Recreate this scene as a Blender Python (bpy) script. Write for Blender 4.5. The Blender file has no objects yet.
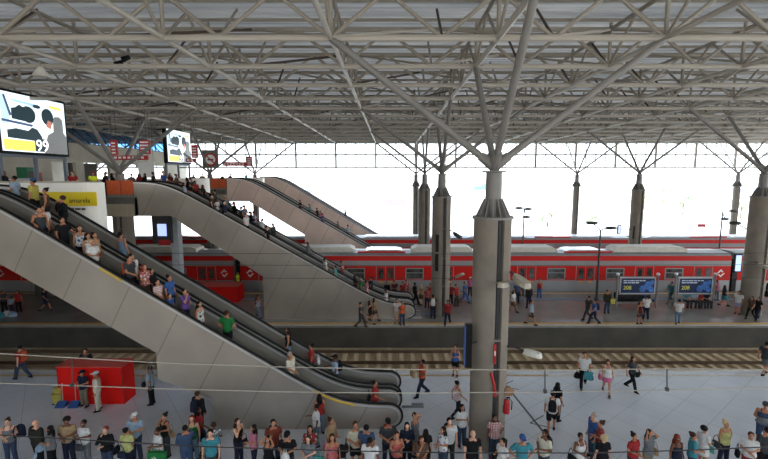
WORLD = 1.9; SUN = 3.0; EXPO = 1.32; DECKT = .20
import bpy, bmesh, math, random
from mathutils import Vector, Matrix
random.seed(7)
R = math.radians
SC = bpy.context.scene
COL = SC.collection

# ------------------------------------------------------------------ camera
F = 430.0; TH = math.atan(53.5/430.0); CZ = 10.0; VPX = 390.0
CT, ST = math.cos(TH), math.sin(TH)
cam_d = bpy.data.cameras.new('camera'); cam = bpy.data.objects.new('camera', cam_d); COL.objects.link(cam)
cam.location = (0, 0, CZ); cam.rotation_euler = (R(90)-TH, 0, 0)
cam_d.sensor_width = 36.0; cam_d.lens = 36.0*F/768.0; cam_d.shift_x = -(VPX-384.0)/768.0
cam_d.clip_end = 2000
SC.camera = cam

def ray(px, py):
    u = (px-VPX)/F; v = (py-229.5)/F
    return u, CT - v*ST, -ST - v*CT
def at_z(px, py, z):
    a, b, c = ray(px, py); k = (z-CZ)/c
    return Vector((a*k, b*k, z))
def at_Y(px, py, Y):
    a, b, c = ray(px, py); k = Y/b
    return Vector((a*k, Y, CZ+c*k))
def proj(p):
    x, y, z = p[0], p[1], p[2]-CZ
    d = y*CT - z*ST; w = z*CT + y*ST
    return VPX + F*x/d, 229.5 - F*w/d

# ------------------------------------------------------------------ materials
_mats = {}
def lin(c):
    return tuple(((x/255.0)/12.92 if x/255.0 <= .04045 else (((x/255.0)+.055)/1.055)**2.4) for x in c)
def mat(name, rgb, rough=.6, metal=0.0, var=.12, scale=3.0, bump=0.0, coord='Object', spec=.5):
    if name in _mats: return _mats[name]
    m = bpy.data.materials.new(name); m.use_nodes = True; nt = m.node_tree; n = nt.nodes; L = nt.links
    b = n['Principled BSDF']; b.inputs['Roughness'].default_value = rough; b.inputs['Metallic'].default_value = metal
    b.inputs['Specular IOR Level'].default_value = spec
    c = lin(rgb)
    tc = n.new('ShaderNodeTexCoord'); nz = n.new('ShaderNodeTexNoise'); nz.inputs['Scale'].default_value = scale
    nz.inputs['Detail'].default_value = 4
    L.new(tc.outputs[coord], nz.inputs['Vector'])
    rp = n.new('ShaderNodeValToRGB'); L.new(nz.outputs['Fac'], rp.inputs['Fac'])
    rp.color_ramp.elements[0].position = .3; rp.color_ramp.elements[1].position = .7
    rp.color_ramp.elements[0].color = tuple(x*(1-var) for x in c)+(1,)
    rp.color_ramp.elements[1].color = tuple(min(1, x*(1+var)) for x in c)+(1,)
    L.new(rp.outputs['Color'], b.inputs['Base Color'])
    if bump:
        bp = n.new('ShaderNodeBump'); bp.inputs['Strength'].default_value = bump
        L.new(nz.outputs['Fac'], bp.inputs['Height']); L.new(bp.outputs['Normal'], b.inputs['Normal'])
    _mats[name] = m
    return m
def emis(name, rgb, strength):
    if name in _mats: return _mats[name]
    m = bpy.data.materials.new(name); m.use_nodes = True; b = m.node_tree.nodes['Principled BSDF']
    c = lin(rgb)+(1,)
    b.inputs['Base Color'].default_value = c; b.inputs['Emission Color'].default_value = c
    b.inputs['Emission Strength'].default_value = strength; b.inputs['Roughness'].default_value = .3
    _mats[name] = m; return m
def nodes_of(m): return m.node_tree.nodes, m.node_tree.links

def line_mat(name, rgb, line_rgb, ang, period, width, rough, metal=0, var=.1, scale=1.5, period2=None, ang2=0, plane='xz', blotch=None):
    """surface with thin joint lines: coordinate along angle in the given plane, object space"""
    m = mat(name, rgb, rough, metal, var, scale)
    n, L = nodes_of(m); b = n['Principled BSDF']
    tc = n.new('ShaderNodeTexCoord'); sp = n.new('ShaderNodeSeparateXYZ'); L.new(tc.outputs['Object'], sp.inputs[0])
    o1, o2 = {'xz': ('X', 'Z'), 'xy': ('X', 'Y')}[plane]
    def grid(a, per):
        m1 = n.new('ShaderNodeMath'); m1.operation = 'MULTIPLY'; m1.inputs[1].default_value = math.cos(a)/per; L.new(sp.outputs[o1], m1.inputs[0])
        m2 = n.new('ShaderNodeMath'); m2.operation = 'MULTIPLY_ADD'; m2.inputs[1].default_value = math.sin(a)/per
        L.new(sp.outputs[o2], m2.inputs[0]); L.new(m1.outputs[0], m2.inputs[2])
        fr = n.new('ShaderNodeMath'); fr.operation = 'FRACT'; L.new(m2.outputs[0], fr.inputs[0])
        lt = n.new('ShaderNodeMath'); lt.operation = 'LESS_THAN'; lt.inputs[1].default_value = width/per; L.new(fr.outputs[0], lt.inputs[0])
        return lt
    g = grid(ang, period)
    if period2:
        g2 = grid(ang2, period2); mx = n.new('ShaderNodeMath'); mx.operation = 'MAXIMUM'
        L.new(g.outputs[0], mx.inputs[0]); L.new(g2.outputs[0], mx.inputs[1]); g = mx
    mix = n.new('ShaderNodeMixRGB'); L.new(g.outputs[0], mix.inputs['Fac'])
    src = b.inputs['Base Color'].links[0].from_socket
    L.new(src, mix.inputs['Color1']); mix.inputs['Color2'].default_value = lin(line_rgb)+(1,)
    L.new(mix.outputs[0], b.inputs['Base Color'])
    return m

def glass_mat(name, tint, opac):
    if name in _mats: return _mats[name]
    m = bpy.data.materials.new(name); m.use_nodes = True; n, L = nodes_of(m)
    out = n['Material Output']; n.remove(n['Principled BSDF'])
    tr = n.new('ShaderNodeBsdfTransparent'); tr.inputs[0].default_value = lin(tint)+(1,)
    gl = n.new('ShaderNodeBsdfGlossy'); gl.inputs['Roughness'].default_value = .05
    mx = n.new('ShaderNodeMixShader'); mx.inputs[0].default_value = opac
    L.new(tr.outputs[0], mx.inputs[1]); L.new(gl.outputs[0], mx.inputs[2]); L.new(mx.outputs[0], out.inputs['Surface'])
    _mats[name] = m; return m

# ------------------------------------------------------------------ mesh builder
class MB:
    def __init__(s): s.v = []; s.f = []; s.mi = []; s.cur = 0
    def add(s, vs, fs):
        o = len(s.v); s.v += [tuple(v) for v in vs]
        for f in fs: s.f.append(tuple(i+o for i in f)); s.mi.append(s.cur)
        return s
    def box(s, x0, x1, y0, y1, z0, z1):
        vs = [(x, y, z) for z in (z0, z1) for y in (y0, y1) for x in (x0, x1)]
        return s.add(vs, [(0,2,3,1),(4,5,7,6),(0,1,5,4),(2,6,7,3),(0,4,6,2),(1,3,7,5)])
    def obox(s, c, h, rot):
        """box centre c, half sizes h, rotation matrix"""
        vs = [Vector(c)+rot @ Vector((x*h[0], y*h[1], z*h[2])) for z in (-1,1) for y in (-1,1) for x in (-1,1)]
        return s.add(vs, [(0,2,3,1),(4,5,7,6),(0,1,5,4),(2,6,7,3),(0,4,6,2),(1,3,7,5)])
    def rbox(s, x0, x1, y0, y1, z0, z1, r=.03):
        """box with rounded vertical edges"""
        pts = []
        for cx, cy, a0 in ((x1-r,y1-r,0),(x0+r,y1-r,90),(x0+r,y0+r,180),(x1-r,y0+r,270)):
            for k in range(4):
                a = R(a0+30*k); pts.append((cx+r*math.cos(a), cy+r*math.sin(a)))
        return s.prism_z(pts, z0, z1)
    def bar(s, p, q, w, h):
        p = Vector(p); q = Vector(q); d = (q-p); l = d.length; d.normalize()
        up = Vector((0,0,1)) if abs(d.z) < .99 else Vector((0,1,0))
        a = d.cross(up).normalized(); b = a.cross(d)
        M = Matrix((d, a, b)).transposed()
        return s.obox((p+q)/2, (l/2, w/2, h/2), M)
    def tube(s, p, q, r, r2=None, n=8, caps=True):
        p = Vector(p); q = Vector(q); r2 = r if r2 is None else r2
        d = (q-p).normalized(); up = Vector((0,0,1)) if abs(d.z) < .95 else Vector((1,0,0))
        a = d.cross(up).normalized(); b = d.cross(a)
        vs = []
        for c, rr in ((p, r), (q, r2)):
            for k in range(n):
                t = 2*math.pi*k/n; vs.append(c + (a*math.cos(t)+b*math.sin(t))*rr)
        fs = [(k, (k+1)%n, n+(k+1)%n, n+k) for k in range(n)]
        if caps: fs += [tuple(range(n-1,-1,-1)), tuple(range(n, 2*n))]
        return s.add(vs, fs)
    def path(s, pts, r, n=6, flat=None):
        pts = [Vector(p) for p in pts]; vs = []; N = len(pts)
        for i, p in enumerate(pts):
            d = (pts[min(i+1,N-1)]-pts[max(i-1,0)]).normalized()
            up = Vector((0,0,1)) if abs(d.z) < .9 else Vector((0,1,0))
            if flat: up = Vector((0,1,0))
            a = d.cross(up).normalized(); b = d.cross(a)
            ra, rb = (r, r) if not flat else flat
            for k in range(n):
                t = 2*math.pi*(k+.5)/n; vs.append(p + a*math.cos(t)*ra + b*math.sin(t)*rb)
        fs = [(i*n+k, i*n+(k+1)%n, (i+1)*n+(k+1)%n, (i+1)*n+k) for i in range(N-1) for k in range(n)]
        fs += [tuple(range(n-1,-1,-1)), tuple(range((N-1)*n, N*n))]
        return s.add(vs, fs)
    def prism_y(s, pts, y0, y1):
        n = len(pts); vs = [(x, y0, z) for x, z in pts]+[(x, y1, z) for x, z in pts]
        return s.add(vs, [tuple(range(n)), tuple(range(2*n-1, n-1, -1))]+[(k, n+k, n+(k+1)%n, (k+1)%n) for k in range(n)])
    def prism_x(s, pts, x0, x1):
        n = len(pts); vs = [(x0, y, z) for y, z in pts]+[(x1, y, z) for y, z in pts]
        return s.add(vs, [tuple(range(n)), tuple(range(2*n-1, n-1, -1))]+[(k, n+k, n+(k+1)%n, (k+1)%n) for k in range(n)])
    def prism_z(s, pts, z0, z1):
        n = len(pts); vs = [(x, y, z0) for x, y in pts]+[(x, y, z1) for x, y in pts]
        return s.add(vs, [tuple(range(n)), tuple(range(2*n-1, n-1, -1))]+[(k, n+k, n+(k+1)%n, (k+1)%n) for k in range(n)])
    def ell(s, c, r, n=12, m=8):
        vs = [(c[0], c[1], c[2]-r[2])]; fs = []
        for i in range(1, m):
            t = -math.pi/2+math.pi*i/m
            for k in range(n):
                a = 2*math.pi*k/n
                vs.append((c[0]+r[0]*math.cos(t)*math.cos(a), c[1]+r[1]*math.cos(t)*math.sin(a), c[2]+r[2]*math.sin(t)))
        vs.append((c[0], c[1], c[2]+r[2])); top = len(vs)-1
        for k in range(n): fs.append((0, 1+(k+1)%n, 1+k)); fs.append((top, 1+(m-2)*n+k, 1+(m-2)*n+(k+1)%n))
        for i in range(m-2):
            for k in range(n): fs.append((1+i*n+k, 1+i*n+(k+1)%n, 1+(i+1)*n+(k+1)%n, 1+(i+1)*n+k))
        return s.add(vs, fs)
    def lathe(s, c, prof, n=16, sx=1, sy=1):
        """profile [(r,z)...] around vertical axis at c; closed with caps"""
        vs = []; fs = []
        for r, z in prof:
            for k in range(n):
                a = 2*math.pi*k/n; vs.append((c[0]+r*sx*math.cos(a), c[1]+r*sy*math.sin(a), c[2]+z))
        for i in range(len(prof)-1):
            for k in range(n): fs.append((i*n+k, i*n+(k+1)%n, (i+1)*n+(k+1)%n, (i+1)*n+k))
        fs += [tuple(range(n-1,-1,-1)), tuple(range((len(prof)-1)*n, len(prof)*n))]
        return s.add(vs, fs)
    def loft(s, rings, n=14):
        """rings: (cx,cy,cz,rx,ry)"""
        vs = []; fs = []
        for cx, cy, cz, rx, ry in rings:
            for k in range(n):
                a = 2*math.pi*k/n; vs.append((cx+rx*math.cos(a), cy+ry*math.sin(a), cz))
        for i in range(len(rings)-1):
            for k in range(n): fs.append((i*n+k, i*n+(k+1)%n, (i+1)*n+(k+1)%n, (i+1)*n+k))
        fs += [tuple(range(n-1,-1,-1)), tuple(range((len(rings)-1)*n, len(rings)*n))]
        return s.add(vs, fs)
    def cap(s, p, q, r1, r2, n=10):
        """tapered capsule"""
        s.tube(p, q, r1, r2, n); s.ell(p, (r1,)*3, n, 6); s.ell(q, (r2,)*3, n, 6); return s
    def mesh(s, name, origin=(0,0,0), smooth=False):
        me = bpy.data.meshes.new(name)
        o = origin
        me.from_pydata([(x-o[0], y-o[1], z-o[2]) for x, y, z in s.v], [], s.f)
        bm = bmesh.new(); bm.from_mesh(me); bmesh.ops.recalc_face_normals(bm, faces=bm.faces[:]); bm.to_mesh(me); bm.free()
        if any(s.mi): me.polygons.foreach_set('material_index', s.mi)
        if smooth:
            me.shade_smooth()
            try: me.set_sharp_from_angle(angle=R(40))
            except Exception: pass
        return me
    def base(s):
        xs = [v[0] for v in s.v]; ys = [v[1] for v in s.v]; zs = [v[2] for v in s.v]
        return ((min(xs)+max(xs))/2, (min(ys)+max(ys))/2, min(zs))
    def build(s, name, m, parent=None, smooth=False, local=False):
        """world coordinates unless local"""
        if parent is None: org = s.base()
        elif local: org = (0,0,0)
        else: org = world_loc(parent)
        me = s.mesh(name, org, smooth)
        for mm in (m if isinstance(m, (list, tuple)) else [m]): me.materials.append(mm)
        o = bpy.data.objects.new(name, me); COL.objects.link(o)
        if parent is None: o.location = org
        else: o.parent = parent
        return o
def world_loc(o):
    v = Vector((0,0,0))
    while o is not None: v += o.location; o = o.parent
    return v
def tag(o, label=None, cat=None, group=None, kind=None):
    if label: o['label'] = label
    if cat: o['category'] = cat
    if group: o['group'] = group
    if kind: o['kind'] = kind
    return o
def empty(name, loc, label=None, cat=None, group=None, rot=0):
    o = bpy.data.objects.new(name, None); COL.objects.link(o); o.location = loc; o.rotation_euler = (0,0,rot)
    o.empty_display_size = .2
    return tag(o, label, cat, group)
def struct(name, mb, m, label, parent=None, smooth=False):
    o = mb.build(name, m, parent, smooth)
    if parent is None: tag(o, label, None, None, 'structure'); o['category'] = name.split('_')[0]
    return o
KIDS = {}
def copy_tree(o, parent=None):
    c = o.copy(); COL.objects.link(c)
    if parent is not None: c.parent = parent
    for ch in list(o.children): copy_tree(ch, c)
    return c
def obj_mat(o, m):
    o.material_slots[0].link = 'OBJECT'; o.material_slots[0].material = m
def text_obj(txt, size, m, parent, loc, rot, name='lettering', ext=.005, align='LEFT'):
    """flat raised lettering as a mesh child; loc local to the parent"""
    cu = bpy.data.curves.new(name, 'FONT'); cu.body = txt; cu.size = size; cu.extrude = ext; cu.align_x = align
    to = bpy.data.objects.new(name, cu); COL.objects.link(to)
    dg = bpy.context.evaluated_depsgraph_get(); me = bpy.data.meshes.new_from_object(to.evaluated_get(dg))
    bpy.data.objects.remove(to); me.materials.clear(); me.materials.append(m)
    o = bpy.data.objects.new(name, me); COL.objects.link(o); o.parent = parent; o.location = loc; o.rotation_euler = rot
    return o

# shared materials
M = {}
M['steel'] = mat('painted_steel', (176,168,155), .5, 0, .16, 2.0)
M['steel_d'] = mat('painted_steel_web', (150,142,129), .55, 0, .22, 2.0)
M['strut'] = mat('strut_steel', (118,114,108), .5, 0, .1, 2)
M['concrete'] = mat('concrete', (124,114,101), .8, 0, .16, 1.2, .1)
M['dark_conc'] = mat('dark_concrete', (90,87,81), .85, 0, .25, 1.0, .1)
M['black'] = mat('black_rubber', (14,14,15), .6, spec=.2)
M['dark'] = mat('dark_metal', (52,52,54), .5)
M['alu'] = mat('aluminium', (200,200,200), .32, .6, .06)
M['red'] = mat('train_red', (200,30,22), .5, 0, .06, .6, spec=.2)
M['silver'] = mat('train_silver', (146,146,146), .4, .15, .08, .7)
M['grey'] = mat('train_grey', (150,146,142), .45, .1, .08, .7)
M['white'] = mat('white_paint', (232,230,224), .5, 0, .05)
M['cream'] = mat('cream_roof_unit', (206,200,186), .6, 0, .08)
M['yellow'] = mat('yellow_line', (214,160,62), .6, 0, .15, 4)
M['blue'] = mat('blue_line', (70,130,170), .6, 0, .15, 4)
M['orange'] = mat('orange_mesh', (196,86,40), .7, 0, .2, 12)
M['win'] = mat('train_window', (74,72,66), .1, 0, .7, 2.4)
M['concw'] = mat('left_wall_concrete', (176,168,150), .8, 0, .12, .8)
M['signred'] = mat('sign_red', (170,26,30), .5)
M['boxred'] = mat('hoarding_red', (206,24,18), .6, 0, .08, 1, spec=.15)
M['steel_b'] = mat('brown_steel', (74,60,50), .6, 0, .2, 2)
M['rail'] = mat('rail_steel', (104,84,66), .5, .4, .15, 5)
M['sleeper'] = mat('sleeper_concrete', (208,188,156), .9, 0, .15, 5)
# ------------------------------------------------------------------ world and sun
w = bpy.data.worlds.new('world'); SC.world = w; w.use_nodes = True
n, L = w.node_tree.nodes, w.node_tree.links
bg = n['Background']
tc = n.new('ShaderNodeTexCoord'); sp = n.new('ShaderNodeSeparateXYZ'); L.new(tc.outputs['Generated'], sp.inputs[0])
rp = n.new('ShaderNodeValToRGB'); L.new(sp.outputs['Z'], rp.inputs[0])
rp.color_ramp.elements[0].position = 0; rp.color_ramp.elements[0].color = (1.0, 1.0, 1.0, 1)
rp.color_ramp.elements[1].position = .6; rp.color_ramp.elements[1].color = (.55, .72, 1.0, 1)
e = rp.color_ramp.elements.new(.2); e.color = (.80, .90, 1.0, 1)
L.new(rp.outputs[0], bg.inputs[0]); bg.inputs[1].default_value = WORLD
sd = bpy.data.lights.new('sun', 'SUN'); sd.energy = SUN; sd.angle = R(1); sd.color = (1, .95, .86)
so = bpy.data.objects.new('sun', sd); COL.objects.link(so); so.location = (60, -60, 80)
so.rotation_euler = Vector((-.45, .75, -1.0)).to_track_quat('-Z', 'Y').to_euler()
SC.view_settings.view_transform = 'Standard'; SC.view_settings.look = 'None'
SC.view_settings.gamma = 1; SC.view_settings.use_curve_mapping = False
SC.view_settings.exposure = EXPO

# ------------------------------------------------------------------ platforms and ground
P1 = line_mat('platform_paving', (198,202,208), (176,180,186), R(38), 1.3, .03, .22, 0, .07, .5, 1.3, R(-52), 'xy')
P2 = mat('platform_asphalt', (136,134,128), .25, 0, .18, .5, spec=.8)
nodes_of(P1)[0]['Principled BSDF'].inputs['Specular IOR Level'].default_value = 1.0
struct('floor_near_platform', MB().box(-45, 45, 11.0, 21.3, -1.7, 0), P1, 'pale tiled station platform floor in the foreground')
struct('floor_middle_platform', MB().box(-45, 60, 27.9, 36.6, -1.7, 0), P2, 'dark grey middle platform floor in front of the red train')
struct('floor_far_platform', MB().box(-60, 75, 41.4, 48.9, -1.7, 0), P2, 'far platform floor behind the red train')
struct('floor_farthest_platform', MB().box(-70, 85, 56.5, 66, -1.7, 0), P2, 'farthest platform floor at the open end of the station')
BAL = mat('ballast', (190,168,138), .95, 0, .35, 9, .5)
struct('floor_track_bed', MB().box(-45, 60, 21.3, 27.9, -1.75, -1.52), BAL, 'brown ballast bed between the two nearest platforms')
struct('floor_rear_track_bed', MB().box(-70, 80, 36.6, 41.4, -1.75, -1.52), BAL, 'ballast bed under the red train')
struct('floor_outer_track_bed', MB().box(-80, 90, 48.9, 56.5, -1.75, -1.52), BAL, 'ballast bed of the outer track')
GR = mat('open_ground', (214,208,196), .9, 0, .12, .05)
struct('floor_ground', MB().box(-900, 900, -40, 1500, -2.4, -1.76), GR, 'pale open ground outside the station')
def strip(name, m, x0, x1, y0, y1, label, z=.004):
    return struct(name, MB().box(x0, x1, y0, y1, -.02, z), m, label)
strip('trim_yellow_near', mat('faded_yellow', (176,146,102), .6, 0, .2, 4), -45, 8, 20.55, 20.75, 'yellow safety line along the near platform edge')
strip('trim_yellow_near_right', mat('pale_yellow', (196,184,170), .5, 0, .15, 4), 8, 45, 20.55, 20.75, 'paler yellow safety line on the right of the near platform')  # right stretch of the line in a paler tone
strip('trim_edge_near', mat('edge_stone', (196,190,180), .6), -45, 45, 21.05, 21.3, 'pale stone edge of the near platform')
strip('trim_yellow_middle', M['yellow'], -45, 60, 28.25, 28.5, 'yellow line along the front of the middle platform')
strip('trim_edge_middle', _mats['edge_stone'], -45, 60, 27.9, 28.2, 'pale edge stone of the middle platform')
strip('trim_yellow_train', M['yellow'], -45, 60, 35.9, 36.1, 'yellow line beside the red train')
strip('trim_blue_middle', M['blue'], 5.5, 60, 34.1, 34.35, 'blue guide line across the middle platform')
strip('trim_blue_left', M['blue'], -13.5, -8.9, 34.1, 34.35, 'short blue guide line left of the enclosed escalator base')
# expansion joint and drain cover on the near platform
a = at_z(484,345,0); a = at_z(500,378,0); b = at_z(545,434,0)
struct('trim_joint', MB().bar((a.x,a.y,.0),(b.x,b.y,.0), .09, .012), M['dark'], 'dark slanting joint across the pale platform floor')
a = at_z(402,403,0); b = at_z(424,408,0)
struct('trim_drain', MB().box(a.x, b.x, b.y, a.y, -.02, .006), mat('drain_plate', (110,112,114), .5, .2), 'grey plate in the floor past the escalator ends')
for nm, (px, py), lab in (('trim_arrow_upper', (501,386), 'thin dark marking beside the slanting joint'),('trim_arrow_lower', (530,423), 'thin dark marking near the lower end of the joint')):
    c = at_z(px, py, 0); mb = MB()
    mb.bar((c.x,c.y,.0),(c.x+.75,c.y+.55,.0),.05,.01); mb.bar((c.x,c.y,.0),(c.x+.75,c.y-.35,.0),.05,.01)
    struct(nm, mb, M['dark'], lab)
# blue-framed tactile square at the foot of the middle escalator
c = at_z(424, 311, 0)
mb = MB().box(c.x-1.1, c.x+1.1, c.y-.75, c.y-.55, -.02, .005).box(c.x-1.1, c.x+1.1, c.y+.55, c.y+.75, -.02, .005).box(c.x+.9, c.x+1.1, c.y-.75, c.y+.75, -.02, .005)
struct('trim_tactile', mb, M['blue'], 'blue painted frame on the floor at the foot of the middle escalator')

# rails and sleepers
RAILS = []
for Y, lab in ((25.0, 'nearer steel rail of the empty track'), (26.65, 'farther steel rail of the empty track')):
    mb = MB(); pr = [(-.07,-1.36),(.07,-1.36),(.07,-1.34),(.015,-1.32),(.015,-1.24),(.04,-1.235),(.04,-1.19),(-.04,-1.19),(-.04,-1.235),(-.015,-1.24),(-.015,-1.32),(-.07,-1.34)]
    mb.prism_x([(Y+a, z) for a, z in pr], -45, 60)
    tag(mb.build('rail', M['rail']), lab, 'rail', 'rails of the empty track')
sl = None
for k in range(-26, 50):
    X = k*.72
    if sl is None:
        mb = MB().prism_x([(24.4,-1.56),(24.4,-1.40),(24.5,-1.36),(27.15,-1.36),(27.25,-1.40),(27.25,-1.56)], X-.13, X+.13)
        sl = mb.build('sleeper', M['sleeper']); o = sl
    else:
        o = sl.copy(); COL.objects.link(o)
    o.location.x = X
    tag(o, 'concrete sleeper under the two rails of the empty track', 'sleeper', 'sleepers of the empty track')

# ------------------------------------------------------------------ roof: deck, trusses
XC = 3.65; BAY = 5.65; VM = BAY*2/3; RY0 = 15.2; RD = 3.8; ZB = 14.62; ZT = 16.12
deck = bpy.data.materials.new('roof_sheeting'); deck.use_nodes = True
n, L = nodes_of(deck); b = n['Principled BSDF']; out = n['Material Output']
tc = n.new('ShaderNodeTexCoord'); sp = n.new('ShaderNodeSeparateXYZ'); L.new(tc.outputs['Object'], sp.inputs[0])
mp = n.new('ShaderNodeMapping'); mp.inputs['Scale'].default_value = (.12, .9, 1); L.new(tc.outputs['Object'], mp.inputs[0])
nz = n.new('ShaderNodeTexNoise'); nz.inputs['Scale'].default_value = 1.0; L.new(mp.outputs[0], nz.inputs['Vector'])
rp = n.new('ShaderNodeValToRGB'); rp.color_ramp.elements[0].position = .35; rp.color_ramp.elements[1].position = .65
rp.color_ramp.elements[0].color = lin((104,102,99))+(1,); rp.color_ramp.elements[1].color = lin((206,202,194))+(1,)
L.new(nz.outputs['Fac'], rp.inputs[0])
wv = n.new('ShaderNodeMath'); wv.operation = 'MULTIPLY'; wv.inputs[1].default_value = 2*math.pi/.45; L.new(sp.outputs['Y'], wv.inputs[0])
sn = n.new('ShaderNodeMath'); sn.operation = 'SINE'; L.new(wv.outputs[0], sn.inputs[0])
bp = n.new('ShaderNodeBump'); bp.inputs['Strength'].default_value = .9; bp.inputs['Distance'].default_value = .06
L.new(sn.outputs[0], bp.inputs['Height']); L.new(bp.outputs[0], b.inputs['Normal']); L.new(rp.outputs[0], b.inputs['Base Color'])
b.inputs['Roughness'].default_value = .36; b.inputs['Metallic'].default_value = .35
tl = n.new('ShaderNodeBsdfTranslucent'); tl.inputs[0].default_value = (.9,.88,.84,1); mx = n.new('ShaderNodeMixShader')
mx.inputs[0].default_value = DECKT
L.new(b.outputs[0], mx.inputs[1]); L.new(tl.outputs[0], mx.inputs[2]); L.new(mx.outputs[0], out.inputs['Surface'])
struct('ceiling', MB().box(-66, 66, -16.3, 62.2, 16.62, 16.66), deck, 'ribbed grey roof sheeting above the steel trusses')  # rear stretch over the viewer added to keep sun off the crowd
struct('trim_eave_mask', MB().box(-60, 60, 62.0, 62.2, 14.7, 16.62), M['steel_d'], 'steel eave board added to cover bright gaps at the open roof edge')  # board added to stop bright sky leaking past the last truss
UC = MB().tube((0,0,0), (0,0,1), 1, 1, 8).mesh('tube_round', smooth=True); UC.materials.append(M['steel'])
UX = UC.copy(); UX.materials.clear(); UX.materials.append(M['steel_b'])
UD = UC.copy(); UD.materials.clear(); UD.materials.append(M['steel_d'])
UB = MB().box(-1,1,-1,1,0,1).mesh('tube_square'); UB.materials.append(M['steel_d'])
def member(name, p, q, r, parent, me):
    p = Vector(p); q = Vector(q); d = q-p
    o = bpy.data.objects.new(name, me); COL.objects.link(o); o.parent = parent
    o.location = p-world_loc(parent); o.scale = (r, r, d.length); o.rotation_euler = d.to_track_quat('Z', 'Y').to_euler()
    return o
ORD = ['first','second','third','fourth','fifth','sixth','seventh','eighth','ninth','tenth','eleventh','twelfth','thirteenth','fourteenth','fifteenth','sixteenth','seventeenth','eighteenth','nineteenth','twentieth','twenty-first','twenty-second']
NR = 12
def vis(x, y, margin=6): return abs(x) < y*.90+margin
for k in range(-1, NR+1):
    Y = RY0+RD*k
    xl = max(-62, -(Y*.91+5)); xr = min(60, Y*.9+5)
    t = empty('roof_truss', (XC, Y, ZB), 'cross-hall steel tube roof truss, %s back from the viewer' % ORD[k+1], 'truss', 'roof trusses across the hall')
    member('bottom_chord', (xl, Y, ZB), (xr, Y, ZB), .112, t, UC)
    member('top_chord', (xl, Y, ZT), (xr, Y, ZT), .09, t, UD)
    j0 = math.ceil((xl-XC)/VM+.5); j1 = math.floor((xr-XC)/VM-.5)
    for j in range(j0, j1+1):
        xn = XC+VM*(j-.5)
        if xn+VM > xr: break
        member('diagonal_brace', (xn, Y, ZB), (xn+VM/2, Y, ZT), .072, t, UD)
        member('diagonal_brace', (xn+VM, Y, ZB), (xn+VM/2, Y, ZT), .072, t, UD)
        if k < NR:
            member('cross_brace', (xn, Y, ZB), (xn, Y+RD/2, ZT+.1), .05, t, UX if (j*7+k*3) % 5 in (0,2) else UD)
            if (j+k) % 2: member('wind_brace', (xn, Y, ZB+.05), (xn+VM, Y+RD, ZT), .055, t, UX if (j+k*5) % 3 == 0 else UC)
            else: member('wind_brace', (xn+VM, Y, ZB+.05), (xn, Y+RD, ZT), .05, t, UD)
    # purlin above each truss line carries the sheeting
    member('purlin', (xl, Y, 16.5), (xr, Y, 16.5), .07, t, UD)
    member('purlin', (xl, Y+RD/2, 16.52), (xr, Y+RD/2, 16.52), .05, t, UD)
    # vertical posts where the long trusses cross
    for i in range(-11, 11):
        x = XC+BAY*i
        if xl < x < xr: member('post', (x, Y, ZB), (x, Y, 16.4), .075, t, UD)
for i in range(-11, 11):
    X = XC+BAY*i
    k0 = 0
    ks = [k for k in range(-1, NR) if vis(X, RY0+RD*(k+1), 3)]
    if not ks: continue
    y0 = RY0+RD*ks[0]; y1 = RY0+RD*NR
    side = 'over the columns' if i % 4 == 0 else 'between the columns'
    num = i+11
    t = empty('roof_girder', (X, y0, ZB), 'steel tube roof girder running away from the viewer %s, %s from the left' % (side, ORD[num]), 'girder', 'roof girders running away from the viewer')
    member('bottom_chord', (X, y0, ZB), (X, y1, ZB), .105 if i % 4 == 0 else .095, t, UC)
    member('top_chord', (X, y0, ZT), (X, y1, ZT), .085, t, UD)
    for k in ks:
        ya = RY0+RD*k
        member('diagonal_brace', (X, ya, ZB), (X, ya+RD/2, ZT), .06, t, UD)
        member('diagonal_brace', (X, ya+RD, ZB), (X, ya+RD/2, ZT), .06, t, UD)

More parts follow.
